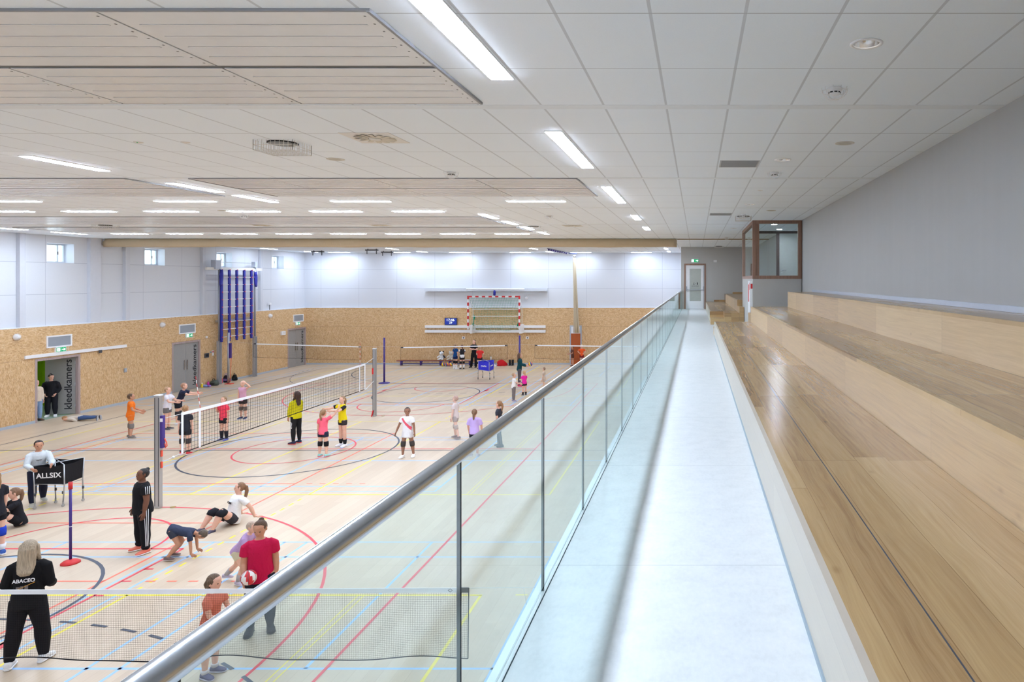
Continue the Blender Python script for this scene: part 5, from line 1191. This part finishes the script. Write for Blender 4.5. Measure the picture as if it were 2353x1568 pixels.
    b.tube([N-sp*0.03, N.lerp(H,.35), H-hu*0.02], [.030*lw,.0265*lw,.027*lw], 12)
    rg = []
    for z, a, o, d in ((-.067,.016,.030,.013),(-.056,.029,.024,.025),(-.036,.040,.012,.043),(-.010,.046,.004,.052),(.015,.0495,-.002,.057),(.040,.046,-.006,.055),(.056,.034,-.008,.041),(.066,.012,-.008,.014)):
        rg.append([H+(hu*z+hf*o+hx*(a*math.cos(2*PI*j/18))+hf*(d*math.sin(2*PI*j/18)))*hk for j in range(18)])
    b.loft(rg)
    b.tube([H+(hf*.052+hu*.014)*hk, H+(hf*.060-hu*.010)*hk, H+(hf*.056-hu*.016)*hk], [.004*hk,.0085*hk,.007*hk], 8, ball=True)
    for s in (1,-1): b.tube([H+(hx*s*.047+hu*.012-hf*.004)*hk, H+(hx*s*.050-hu*.012-hf*.002)*hk], [.011*hk,.009*hk], 8, ball=True)
    def sc(mb):
        for q in mb.v: q *= S
        return mb
    body = remesh(sc(b), vx, 4)
    hm = MB()
    for s in (1,-1):
        wr = arm[s][2]; d, n = hd[s]
        if n is None: n = sx1*-s
        n = (n-d*n.dot(d)); n = n.normalized() if n.length > 1e-4 else d.orthogonal().normalized(); wv = n.cross(d)*(1 if n.cross(d).dot(fr1) > 0 else -1)
        pl = .050; hm.tube([wr-d*.012, wr+d*.012, wr+d*.032, wr+d*pl], [(.0155,.0135),(.020,.012),(.0235,.011),(.0215,.009)], 12, side=wv)
        cu = pose.get('curl', 0.35)
        for i, (off, L) in enumerate(((.0175,.043),(.006,.048),(-.0055,.045),(-.0165,.036))):
            a = wr+d*(pl-.004)+wv*off; pts = [a]; dd = d.copy(); q = a
            for k, f in enumerate((.45,.32,.23)):
                dd = (dd+n*cu*(0.4+0.5*k)).normalized(); q = q+dd*L*f; pts.append(q)
            hm.tube(pts, [.0058,.0056,.0052,.0044], 7, ball=True)
        a = wr+d*.016+wv*.016; hm.tube([a, a+d*.014+wv*.014+n*.004, a+d*.032+wv*.019+n*.010], [.0085,.0068,.0052], 8, ball=True)
    sc(hm); bm = bmesh.new(); bm.from_mesh(body); vs = [bm.verts.new(q) for q in hm.v]
    for f in hm.f:
        try: bm.faces.new([vs[i] for i in f]).smooth = True
        except ValueError: pass
    bm.to_mesh(body); bm.free()
    root = link_mesh('person', body, skin_mat(skin)); root.location = p0; root.rotation_euler = (0, 0, math.radians(yaw))
    if tilt: root.rotation_euler = tuple(math.radians(q) for q in tilt)
    tag(root, label, 'person', group)
    # --- face
    if True:
        for s in (1,-1):
            e = MB(); e.ball(H+(hf*.0485+hx*s*.0185+hu*.006)*hk, (.0075*hk,.0055*hk,.0048*hk), 8, 6); sc(e).build('eye', mat((40,30,28), 0.25, 0, 0.5, 0, 'dark_eye'), root, local=True)
        e = MB(); e.tube([H+(hf*.049-hu*.034+hx*q)*hk for q in (-.013,0,.013)], [.0022*hk,.0040*hk,.0022*hk], 6, ball=True); sc(e).build('mouth', mat((158,84,78), 0.5, 0, 0.3, 0, 'lip'), root, local=True)
    # --- hair
    style, hc = hair; m = MB()
    R = Matrix((hx, hf, hu)).transposed()
    m.ball(H+(hu*.013-hf*.013)*hk, (.0545*hk,.060*hk,.061*hk), 20, 12, R)
    B = H-hf*.060*hk
    if style in ('pony', 'braid'):
        dn = V(0,0,-1) if base.z > 0.3 else -base
        m.tube([H-hf*.050*hk+hu*.02*hk, B-hf*.018+hu*.008, B-hf*.022+dn*.05, B-hf*.010+dn*.12, B+dn*.165], [.016,.020,.024,.020,.006], 10, ball=True)
    elif style == 'bun': m.ball(H+(hu*.056-hf*.052)*hk, .023*hk, 12, 8)
    elif style == 'long':
        u = fr1; m.tube([H+(hu*.035-hf*.03)*hk, B+hf*.012+hu*.0, B+hf*.014-base*.06*hk, N-fr1*.052-sp*.03, N-fr1*.070-sp*.085, N-fr1*.066-sp*.11], [(.05*hk,.03*hk),(.056*hk,.032*hk),(.060,.030),(.062,.022),(.052,.014),(.03,.006)], 14, side=hx)
        for s in (1,-1): m.tube([H+(hx*s*.046+hu*.02-hf*.012)*hk, H+(hx*s*.052-hu*.04-hf*.012)*hk, N+sx1*s*.052+fr1*.012, N+sx1*s*.058+fr1*.016-sp*.06], [.020*hk,.020*hk,.017,.006], 10, ball=True)
    elif style == 'bob':
        m.tube([H+(hu*.03-hf*.03)*hk, B+hf*.014-hu*.02*hk, B+hf*.02-base*.075*hk], [(.05*hk,.03*hk),(.056*hk,.032*hk),(.045,.016)], 14, side=hx)
        for s in (1,-1): m.tube([H+(hx*s*.046+hu*.02-hf*.012)*hk, H+(hx*s*.050-hu*.05-hf*.012)*hk], [.018*hk,.010*hk], 10, ball=True)
    link_mesh('hair', remesh(sc(m), vx*1.1, 2), hair_mat(hc), root)
    # --- clothes
    kind, tc = top[0], top[1]; ad = top[2] if len(top) > 2 else .013; hem = top[3] if len(top) > 3 else -0.055
    m = MB(); hr = [(hem,.086,.064,-.006)] if hem < -0.03 else []
    rows = hr+[r for r in TR if max(hem,-0.03) <= r[0] < 0.30]
    torso(m, rows, ad); m.v[-20:] = [q*1.0 for q in m.v[-20:]]
    torso(m, [(0.28,.062,.042,-.004),(0.306,.040,.038,-.004)], 0.008)
    fr = {'tee': .62, 'sleeveless': 0.0, 'long': 1.0, 'cap': .4, 'half': .85}[kind]
    for s in (1,-1):
        sh, el, wr = arm[s]; st = P+sp*0.255+sx1*0.045*s
        if fr == 0: m.tube([st, sh.lerp(st,.2)], [.040,.036*lw+ad*.7], 12, ball=True)
        elif kind == 'long': m.tube([st, sh.lerp(st,.35)-sp*.004, sh.lerp(el,.16)+(sh-st)*.02, sh.lerp(el,.5), el, el.lerp(wr,.5), el.lerp(wr,.93)], [.036,.031*lw+ad*.5,.032*lw+ad*.6,.029*lw+ad*.75,.025*lw+ad*.8,.024*lw+ad*.75,.018+ad*.5], 12)
        else: m.tube([st, sh.lerp(st,.35)-sp*.004, sh.lerp(el,.16)+(sh-st)*.02, sh.lerp(el,.16+(fr-.16)*.5), sh.lerp(el,fr)], [.036,.031*lw+ad*.5,.032*lw+ad*.6,.031*lw+ad*.75,.029*lw+ad*.85], 12)
    tm = remesh(sc(m), vx*1.15, 3); mats = [cloth(tc, 'shirt_fabric', 0.5)]
    if paint:
        for i, (c, fn) in enumerate(paint):
            mats.append(cloth(c, 'shirt_fabric', 0.5))
            for pl in []:
                q = pl.center/S-P; loc = (q.dot(sx1), q.dot(fr1), q.dot(sp))
                if fn(*loc): pl.material_index = i+1
    ts = link_mesh('shirt' if kind not in ('long',) else 'sweatshirt', tm, mats, root)
    if paint:
        for i, (c, fn) in enumerate(paint):
            for pl in tm.polygons:
                q = pl.center/S-P
                if fn(q.dot(sx1), q.dot(fr1), q.dot(sp)): pl.material_index = i+1
    bk, bc = bottom[0], bottom[1]; ba = bottom[2] if len(bottom) > 2 else .009
    m = MB(); torso(m, [r for r in TR if r[0] < 0.09], ba*0.9)
    for s in (1,-1):
        hp_, kn, an = leg[s]
        if bk == 'shorts': q = bottom[3] if len(bottom) > 3 else 0.5; m.tube([hp_, hp_.lerp(kn,q*.5), hp_.lerp(kn,q)], [.054*lw+ba*.9,.051*lw+ba,.046*lw+ba*1.2], 14)
        else:
            fl_ = .03 if bk == 'flare' else 0.0
            m.tube([hp_, hp_.lerp(kn,.45), kn, kn.lerp(an,.32), kn.lerp(an,.7), kn.lerp(an,.96)], [.054*lw+ba*.9,.047*lw+ba,.036*lw+ba,.0375*lw+ba,.028*lw+ba+fl_*.4,.022+ba*.8+fl_], 14)
    bs = link_mesh({'shorts':'shorts','pants':'trousers','flare':'trousers','tights':'leggings'}[bk], remesh(sc(m), vx*1.15, 3), cloth(bc, 'trouser_fabric', 0.45), root)
    for s in (1,-1):
        hp_, kn, an = leg[s]
        if socks: m = MB(); q = socks[1] if len(socks) > 1 else .45; m.tube([an.lerp(kn,q), an.lerp(kn,q*.5), an], [.0375*lw*min(1,.62+q)+.006,.030*lw+.005,.0245], 14); sc(m).build('sock', cloth(socks[0], 'knitted_sock', 0.2), root, local=True)
        if pads: m = MB(); m.tube([kn.lerp(hp_,.20), kn.lerp(hp_,.06), kn.lerp(an,.08), kn.lerp(an,.24)], [.040*lw+.006,.040*lw+.010,.038*lw+.011,.037*lw+.007], 16); sc(m).build('knee_pad', cloth(pads, 'padded_sleeve', 0.3), root, local=True)
        f = foot[s]; up = V(*pose.get('foot_up', (0,0,1))); sd = f.cross(up).normalized(); bse = an-up*0.042
        def sr(x, hw, ht, lo=0.0): return [bse+f*x+sd*(hw*math.copysign(abs(math.cos(a))**0.7, math.cos(a)))+up*(lo+(ht-lo)*(0.5+0.5*math.copysign(abs(math.sin(a))**0.8, math.sin(a)))) for a in [2*PI*j/14 for j in range(14)]]
        m = MB(); m.loft([sr(-.043,.016,.046,.008), sr(-.034,.025,.060,.008), sr(-.005,.028,.064,.008), sr(.022,.029,.056,.008), sr(.05,.033,.042,.008), sr(.08,.032,.033,.008), sr(.10,.022,.026,.008), sr(.109,.010,.018,.010)]); so = sc(m).build('shoe', mat(shoes[0], 0.6, 0, 0.3, 0.08, 'shoe_upper'), root, local=True)
        m = MB(); m.loft([sr(-.047,.018,.016), sr(-.034,.028,.017), sr(.0,.029,.015), sr(.05,.036,.015), sr(.085,.034,.014), sr(.106,.020,.013), sr(.112,.010,.012,.004)]); sc(m).build('sole', mat(shoes[1], 0.6, 0, 0.3, 0.04, 'shoe_sole'), so, local=True)
    if stripes:      # three narrow bands down the outside of legs / sleeves
        for what in stripes:
            for s in (1,-1):
                A = leg[s] if what == 'leg' else arm[s]; m = MB()
                for k in (-1,0,1):
                    pts = []; q = [A[0], A[0].lerp(A[1],.5), A[1], A[1].lerp(A[2],.33), A[1].lerp(A[2],.68), A[1].lerp(A[2],.94)] if what == 'leg' else [A[0].lerp(A[1],.05), A[0].lerp(A[1],.35), A[0].lerp(A[1],.6)]
                    rr = ([.054,.047,.036,.0375,.028,.022] if what == 'leg' else [.036,.034,.031]); d = (A[1]-A[0]).normalized(); o = sx1*s; o = (o-d*o.dot(d)).normalized(); t = d.cross(o)
                    for c, r_ in zip(q, rr):
                        a = k*(0.27 if what == 'leg' else 0.32); pts.append(c+(o*math.cos(a)+t*math.sin(a))*(r_*lw+(ba if what == 'leg' else ad)+.0015))
                    m.tube(pts, [(.0034,.0022)]*len(pts), 6, side=t)
                sc(m).build('side_stripe', M['white'], bs if what == 'leg' else ts, local=True)
    fr = dict(P=P*S, sp=sp, sx=sx1, fr=fr1, arm=arm, leg=leg, S=S, top=ts, bottom=bs, root=root, H=H, hf=hf)
    return root, fr
def shirt_text(fr, s, L, Hh, z, depth, back, m):
    n = -fr['fr'] if back else fr['fr']; ux = fr['sx'] if back else -fr['sx']
    o = fr['P']+fr['sp']*z*fr['S']+n*depth*fr['S']; text_fit(s, L, Hh, m, fr['top'], plane_m(o, ux, fr['sp']), bold=0.02)
def held_ball(fr, side, px, Y, label, rad=0.105, cols=((232,230,228),(214,50,62))):
    q = aty(px[0], px[1], Y); return ball(label, q, rad, list(cols))
ST = ((0.07,0.0,-1),(0.03,-0.03,-1))
BLK = (24,24,28)
# foreground
_, f = person('person seen from behind with long grey-blond hair and black sweatshirt at the low net', (61,1528), 1.69, 22, dict(lR=((0.13,0.10,-1),(0.05,-0.02,-1)), lL=((0.12,-0.06,-1),(0.10,-0.10,-1)), aR=((0.16,0.06,-1),(-0.20,0.95,-0.45)), aL=((0.34,0.0,-1),(-0.15,0.9,-0.6)), spine=(0.02,0.04,1)), 1.06, FAIR, ('long',(176,160,138)), ('long',(22,22,25),.016,-0.07), ('pants',(24,23,28),.013), shoes=((232,234,236),(236,238,240)))
shirt_text(f, 'ABACEO', 0.24, 0.05, 0.165, 0.083, True, M['white'])
m = MB(); o = f['P']+f['sp']*0.105*f['S']-f['fr']*0.079*f['S']
for k, c in enumerate((-.06,-.02,.03)): m.obox(o+f['sx']*c, f['sx']*0.018, f['fr']*0.002, f['sp']*(0.022+0.006*k))
m.build('print', mat((120,112,110), 0.7, 0, 0.2, 0.2, 'grey_print'), f['top'], local=True)
m = MB(); m.obox(o+f['sp']*0.03+f['sx']*0.03-f['fr']*0.002, f['sx']*0.09+f['sp']*0.04, f['fr']*0.001, f['sp']*0.004); m.obox(o-f['sp']*0.04, f['sx']*0.09, f['fr']*0.002, f['sp']*0.004); m.build('print', mat((206,150,60), 0.7, 0, 0.2, 0.1, 'orange_print'), f['top'], local=True)
person('person in black tee and blue knee pads, cut by the left edge', (-11,1279), 1.60, 75, dict(aR=((0.10,0.05,-1),(0.0,0.25,-1)), aL=((0.12,0.0,-1),(0.1,0.1,-1))), 0.98, FAIR, ('pony',(150,116,78)), ('tee',(36,37,44)), ('shorts',(28,28,34),.009,.45), ((228,230,236),.35), (36,66,190), ((60,96,176),(230,230,232)))
SIT = dict(pz=0.075, foot_up=(0,0.0,1))
person('person in black sitting on the floor hugging the knees at the left edge', None, 1.50, 140, dict(pz=0.075, spine=(0,0.16,1), legs=((0.15,0.80,0.75),(0.02,0.42,-1)), arms=((0.25,0.75,-0.45),(-0.55,0.70,0.35)), head=(0,-12)), 1.0, FAIR, ('pony',(128,98,76)), ('tee',(30,30,36)), ('shorts',(26,26,30),.009,.55), ((40,40,44),.2), (30,30,34), ((214,90,170),(235,225,235)), pos=at(45,1209))
_, f = person('person in a pale sweatshirt leaning forward onto the black ball cart', (86,1159), 1.56, 232, dict(spine=(0,0.30,1), lR=((0.05,0.25,-1),(0.02,-0.10,-1)), lL=((0.10,-0.25,-1),(0.05,-0.42,-1)), aR=((0.22,0.30,-0.85),(-0.30,0.9,-0.25)), aL=((0.22,0.45,-0.8),(-0.15,0.9,-0.1)), head=(0,-8)), 1.05, TAN, ('pony',(46,36,36)), ('long',(206,214,220),.017,-0.06), ('pants',(36,40,60),.011), shoes=((190,188,176),(232,230,224)))
shirt_text(f, 'Atelier', 0.10, 0.018, 0.2, 0.083, False, M['dgrey'])
person('person in black tee, white-striped leggings and coral shoes by the near post', (328,1268), 1.60, 146, dict(spine=(0,0.0,1), arms=((0.28,0.02,-1),(0.10,0.22,-1)), head=(8,4), legs=((0.15,0.0,-1),(0.03,-0.02,-1))), 1.36, DARK, ('bun',(30,26,28)), ('tee',(27,27,31),.015,-0.06), ('tights',(24,24,28),.006), ((24,24,28),.2), None, ((232,124,102),(244,240,238)), stripes=('leg','arm'))
_, f = person('person in white tee sitting on the floor leaning back on the hands', None, 1.60, 148, dict(pz=0.078, spine=(0.0,-0.26,1), lR=((0.16,0.78,0.58),(0.0,0.60,-0.86)), lL=((0.22,0.72,0.68),(-0.02,0.48,-0.90)), aL=((0.35,-0.55,-0.85),(0.12,-0.35,-1),(0.2,-0.9,-0.12),(0,-0.1,-1)), aR=((0.25,-0.45,-0.9),(0.1,-0.3,-1),(0.2,-0.9,-0.12),(0,-0.1,-1)), head=(-26,-4), curl=0.05), 1.2, FAIR, ('pony',(136,100,74)), ('tee',(240,241,243),.012), ('shorts',(58,56,62),.008,.45), None, (34,36,42), ((74,72,92),(232,228,232)), pos=at(534,1205))
shirt_text(f, 'PUMA', 0.17, 0.045, 0.20, 0.088, False, M['letter'])
person('child in dark blue on hands and feet before the one in white', None, 1.18, -75, dict(spine=(0,1,-0.25), pz=0.455, legs=((0.10,0.45,-0.9),(0.08,-0.60,-0.8)), arms=((0.10,0.10,-1),(0.02,0.06,-1),(0.1,0.8,-0.5)), head_up=(0,0.9,-0.35)), 1.0, TAN, ('short',(96,84,72)), ('tee',(54,62,84)), ('shorts',(60,64,78)), None, None, ((120,100,96),(200,190,186)), pos=at(398,1284))
_, f = person('person in raspberry-red tee carrying a red and white ball near the handrail', (598,1452), 1.66, -152, dict(aR=((0.14,0.02,-1),(-0.05,0.55,-0.85)), aL=((0.12,-0.1,-1),(0.05,0.15,-1)), head=(-18,-22), legs=((0.07,0.0,-1),(0.03,-0.05,-1))), 1.2, TAN, ('bun',(92,66,48)), ('tee',(196,24,74),.014,-0.07), ('tights',(32,34,46),.008), None, None, ((34,36,42),(60,62,66)))
q = f['root'].matrix_basis @ (f['arm'][1][2]*f['S']+V(-0.07,0.10,0.06)); ball('red and white volleyball held by the one in the raspberry tee', q, 0.105, [(236,234,232),(214,50,62)])
person('small child in lilac tee running bent forward, left of the raspberry tee', (532,1340), 1.18, -95, dict(spine=(0,0.75,1), lR=((0.05,0.55,-0.9),(0.0,-0.35,-1)), lL=((0.05,-0.30,-1),(0.02,-0.75,-0.7)), arms=((0.3,0.4,-1),(0.0,0.9,-0.6))), 1.0, FAIR, ('short',(190,168,150)), ('tee',(186,158,202)), ('shorts',(206,198,168)), ((176,172,172),.5), None, ((186,176,192),(226,222,226)))
person('child with long brown hair in salmon tee seen through the near low net', (482,1553), 1.32, -95, dict(spine=(0,0.12,1), head=(0,-10), arms=((0.15,0.35,-1),(-0.2,0.9,-0.3))), 1.0, FAIR, ('bob',(104,84,66)), ('tee',(206,122,102)), ('shorts',(176,120,108)), ((206,200,204),.2), None, ((92,88,122),(200,190,206)))
# at the net
person('child in bright orange tee with grey knee pads left of the nearer net post', (298,1007), 1.45, -58, dict(lR=((0.08,0.10,-1),(0.05,-0.08,-1)), lL=((0.08,-0.06,-1),(0.05,-0.10,-1)), arms=((0.3,0.3,-1),(-0.1,0.8,-0.4))), 1.05, TAN, ('short',(96,74,56)), ('tee',(240,122,36)), ('shorts',(226,118,44)), None, (128,122,118), ((120,112,106),(206,202,200)))
person('child in white tee and grey shorts standing just behind the nearer net post', (384,988), 1.47, -80, dict(arms=((0.25,0.6,-0.8),(-0.1,1,-0.1))), 1.05, FAIR, ('short',(176,140,108)), ('tee',(224,222,232)), ('shorts',(116,112,112)), None, None, ((78,76,80),(210,206,206)))
person('child in navy tee reaching forward right of the white tee, behind the nearer post', (409,977), 1.52, -72, dict(spine=(0,0.35,1), arms=((0.2,0.9,-0.4),(-0.1,1,0.0))), 0.95, FAIR, ('short',(170,128,104)), ('tee',(40,44,66)), ('shorts',(34,36,46)), None, (52,52,56), ((226,226,230),(240,240,240)))
person('child in black tee and red shoes at the near end of the volleyball net', (425,1045), 1.46, 8, dict(arms=((0.16,0.0,-1),(0.06,0.1,-1))), 1.0, FAIR, ('short',(170,132,96)), ('tee',(46,47,56),.015), ('shorts',(44,44,52)), ((96,90,90),.2), (72,66,68), ((206,60,66),(238,226,228)))
person('boy in coral tee and long black socks behind the volleyball net', (515,1013), 1.42, 168, dict(aR=((0.18,0.25,-1),(-0.35,0.55,1)), aL=((0.2,0.0,-1),(0.06,0.1,-1))), 1.05, FAIR, ('short',(150,118,84)), ('tee',(244,72,96)), ('shorts',(36,32,38)), ((38,36,42),.78), None, ((96,100,168),(206,208,216)))
person('child in pink sleeveless top with a hand raised to the forehead beyond the net', (559,963), 1.42, 178, dict(aL=((0.7,0.3,0.35),(-0.75,0.2,0.75)), aR=((0.14,0,-1),(0.04,0.1,-1))), 0.95, FAIR, ('short',(226,206,176)), ('sleeveless',(214,164,190)), ('shorts',(54,46,48)), None, (104,92,86), ((44,52,86),(190,200,220)))
_, f = person('person in yellow jacket and black leggings with dark hair beside the net', (681,1020), 1.68, 70, dict(spine=(0,-0.02,1), arms=((0.15,0.15,-1),(-0.1,0.35,-1)), head=(15,0)), 1.0, TAN, ('long',(74,50,40)), ('long',(214,204,22),.016,-0.05), ('tights',(34,33,36),.006), None, None, ((40,44,74),(238,96,96)))
m = MB(); A = f['leg'][-1]; A2 = f['leg'][1]
for A in (A, A2):
    for k in range(5): c = A[0].lerp(A[1],.45+.10*k)*f['S']; m.obox(c+V((0.085 if A is A2 else -0.085),0,0), (0.004,0,0), (0,0.035,0.018), (0,0.0,0.007))
m.build('print', M['white'], f['bottom'], local=True)
person('girl from behind in coral tee with ponytail pointing to the right', (742,1050), 1.38, -8, dict(aR=((0.55,0.15,0.40),(0.55,0.1,0.8),(0.35,0.1,0.9)), aL=((0.2,0.0,-1),(0.1,0.1,-1)), head=(-6,0), legs=((0.10,0.0,-1),(0.03,-0.04,-1))), 1.0, FAIR, ('pony',(150,116,84)), ('tee',(250,104,128)), ('shorts',(44,48,68),.013,.42), None, (30,30,34), ((150,206,200),(236,120,140)))
person('girl in yellow tee with dark shoulders facing the pointing girl', (788,1026), 1.58, 152, dict(aR=((0.45,0.75,-0.25),(-0.2,0.8,0.1)), aL=((0.1,0.75,-0.35),(-0.75,0.5,0.05)), head=(10,-6)), 0.92, FAIR, ('pony',(160,128,94)), ('tee',(236,216,26)), ('shorts',(56,52,54),.008,.4), ((34,34,38),.42), None, ((240,240,244),(236,230,242)), paint=[((38,38,42), lambda x,y,z: abs(x) > 0.098 and z > 0.17)])
person('child in long white shirt with diagonal red sash and white shoes in mid-court', (938,1051), 1.46, 176, dict(lR=((0.12,0.12,-1),(0.04,0.0,-1)), lL=((0.14,-0.10,-1),(0.08,-0.12,-1)), aR=((0.45,0.15,-1),(0.35,0.2,-1)), aL=((0.25,0.0,-1),(0.15,0.1,-1)), head=(25,0)), 1.0, (150,108,88), ('short',(60,50,48)), ('tee',(236,237,243),.018,-0.12), ('shorts',(220,218,224)), None, (70,64,62), ((244,244,248),(240,240,244)), paint=[((226,92,112), lambda x,y,z: y > 0 and abs((z-0.17)-x*1.2) < 0.035 and abs(x) < 0.095 and z < 0.27)])
person('child in pale grey-pink top walking, right of the white shirt with sash', (1050,1008), 1.40, 80, dict(lR=((0.05,0.22,-1),(0.0,-0.05,-1)), lL=((0.05,-0.2,-1),(0.02,-0.28,-1))), 0.92, (222,188,174), ('short',(190,160,150)), ('tee',(216,204,204)), ('shorts',(176,166,166)), None, (190,180,176), ((150,140,140),(206,200,200)))
person('girl from behind in lilac top with long brown ponytail, partly behind the handrail', (1090,1049), 1.38, 4, dict(arms=((0.3,0.1,-1),(-0.05,0.35,-1))), 1.0, FAIR, ('pony',(126,96,74)), ('half',(196,172,232),.02), ('shorts',(36,38,50)), None, None, ((206,196,206),(232,228,232)))
person('girl in dark grey tee and jeans walking left behind the handrail', (1149,1027), 1.43, 82, dict(lR=((0.03,0.14,-1),(0.0,0.02,-1)), lL=((0.03,-0.12,-1),(0.0,-0.2,-1)), arms=((0.08,-0.05,-1),(0.0,0.15,-1))), 0.9, FAIR, ('pony',(150,112,80)), ('tee',(58,60,70)), ('tights',(86,104,116),.007), None, None, ((66,86,98),(80,100,110)))
# far court
person('small child in white tee and grey leggings in front of the teal jumper', (1180,923), 1.20, -62, dict(arms=((0.2,0.5,-1),(-0.1,0.9,-0.2))), 1.05, FAIR, ('short',(184,150,120)), ('tee',(236,234,234)), ('tights',(120,112,112)), None, None, ((156,148,170),(226,222,230)), paint=None)
person('small child in magenta tee and black shorts beside the handrail', (1205,909), 1.08, 42, dict(arms=((0.2,0.3,-1),(-0.2,0.9,-0.1))), 1.1, FAIR, ('pony',(200,160,120)), ('tee',(244,46,170)), ('shorts',(50,48,54)), ((34,34,40),.4), None, ((60,58,66),(200,200,204)))
_, f = person('person in dark teal jumper with long brown hair holding out a yellow ball', (1193,889), 1.66, -72, dict(aR=((0.15,0.35,-1),(0.0,0.95,-0.25)), aL=((0.15,0.35,-1),(0.0,0.95,-0.25))), 0.95, FAIR, ('long',(96,68,54)), ('long',(18,66,74),.014), ('tights',(92,84,88),.006), None, None, ((206,50,96),(236,226,230)))
q = f['root'].matrix_basis @ ((f['arm'][1][2]+f['arm'][-1][2])/2*f['S']+V(0,0.19,0.06)); ball('yellow volleyball held out by the one in the teal jumper', q, 0.105, CY)
person('girl in blue jersey by the far bench, left one of the pair', (1046,848), 1.44, -25, dict(arms=((0.12,0.0,-1),(0.0,0.3,-1))), 0.95, FAIR, ('pony',(150,118,90)), ('tee',(24,74,136)), ('shorts',(26,44,92)), ((238,238,242),.5), (30,30,36), ((240,240,242),(240,240,242)))
person('girl in black and white jersey by the far bench, right of the pair', (1062,849), 1.42, 30, dict(arms=((0.12,0.2,-1),(-0.1,0.8,0.5))), 0.95, FAIR, ('pony',(110,74,54)), ('tee',(42,42,48)), ('shorts',(34,34,40)), ((236,236,240),.55), (32,32,36), ((50,44,46),(200,196,196)), paint=[((236,236,240), lambda x,y,z: z < 0.07 or (z > 0.20 and abs(x) > 0.09))])
person('tall person in black with flared trousers and folded arms by the far bench', (1088,845), 1.66, 172, dict(arms=((0.25,0.25,-1),(-0.85,0.5,0.15)), lR=((0.16,0.0,-1),(0.14,0.0,-1))), 0.95, FAIR, ('pony',(74,56,50)), ('tee',(32,32,38)), ('flare',(30,30,36),.010), None, None, ((36,36,40),(60,60,64)))
person('child from behind in bright red tee and black shorts at the blue ball cart', (1102,849), 1.32, 12, dict(spine=(0.05,0.05,1), arms=((0.35,0.3,-1),(-0.3,0.6,-0.5))), 1.15, FAIR, ('short',(190,158,126)), ('tee',(226,58,56)), ('shorts',(40,34,40)), None, (36,36,40), ((60,60,66),(200,200,200)))
person('child in orange tee with hands on hips beside the rust-brown cupboard', (1337,842), 1.28, 178, dict(arms=((0.75,-0.25,-0.85),(-0.8,0.35,-0.55))), 0.95, FAIR, ('short',(228,206,160)), ('tee',(240,96,44)), ('shorts',(120,30,36)), ((236,236,236),.4), None, ((90,90,96),(220,220,220)))
person('child in dark brown clothes standing in front of the rust-brown cupboard', (1316,842), 1.22, 120, dict(arms=((0.2,0.3,-1),(-0.1,0.8,-0.2))), 0.95, TAN, ('short',(92,62,46)), ('tee',(96,60,50)), ('shorts',(90,52,40)), None, None, ((110,80,70),(180,160,150)))
person('small child in pale beige tee walking near the handrail, beyond the magenta tee', (1252,900), 1.12, 80, dict(lR=((0.05,0.2,-1),(0.0,-0.05,-1)), lL=((0.05,-0.2,-1),(0.02,-0.28,-1))), 0.95, (216,182,160), ('short',(150,124,106)), ('tee',(204,186,170)), ('shorts',(190,172,158)), None, None, ((176,160,150),(206,196,190)))
# doorway and floor
person('person in black hoodie and black jeans with white shoes standing in the open doorway', (118,958), 1.63, -150, dict(arms=((0.30,-0.05,-1),(-0.35,0.55,-0.75)), head=(38,-22), curl=0.8), 1.2, FAIR, ('bun',(56,44,44)), ('long',(28,28,33),.020,-0.06), ('pants',(32,33,40),.010), None, None, ((236,236,238),(240,240,242)))
person('person in cream jumper and pale jeans half hidden behind the doorframe', (84,968), 1.52, -100, dict(spine=(0,-0.05,1)), 1.1, FAIR, ('short',(120,92,70)), ('long',(222,206,186),.016), ('pants',(140,168,204),.010), None, None, ((112,88,74),(60,46,40)))
person('child in beige jumper and jeans lying on the floor by the open doorway', None, 1.22, 0, dict(arms=((0.25,0.15,-1),(-0.4,0.5,-0.6))), 1.05, FAIR, ('short',(166,126,84)), ('long',(206,196,184),.014), ('pants',(66,88,130),.010), None, None, ((80,80,90),(180,180,186)), pos=at(229,966), z0=0.12, tilt=(-90,0,98))
cam = bpy.data.cameras.new('camera'); co = bpy.data.objects.new('camera', cam); COL.objects.link(co)
co.location = (0,0,HC); co.rotation_euler = (PI/2,0,0); cam.sensor_width = 36.0; cam.lens = 36.0*F/2353
cam.shift_x = -(VX-1176.5)/2353; cam.shift_y = -(784.0-VY)/2353; cam.clip_end = 200; cam.clip_start = 0.02
SC.camera = co
w = bpy.data.worlds.new('sky'); SC.world = w; w.use_nodes = True
w.node_tree.nodes['Background'].inputs[0].default_value = (0.78,0.89,1.0,1); w.node_tree.nodes['Background'].inputs[1].default_value = 1.6
SC.view_settings.view_transform = 'Standard'; SC.view_settings.look = 'None'; SC.view_settings.exposure = 1.72; SC.view_settings.gamma = 1.0
SC.view_settings.use_curve_mapping = False
SC.cycles.max_bounces = 8; SC.cycles.diffuse_bounces = 7; SC.cycles.use_light_tree = False; SC.cycles.adaptive_threshold = 0.06; SC.cycles.glossy_bounces = 4; SC.cycles.transparent_max_bounces = 40
SC.cycles.caustics_reflective = False; SC.cycles.caustics_refractive = False; SC.cycles.sample_clamp_indirect = 8.0
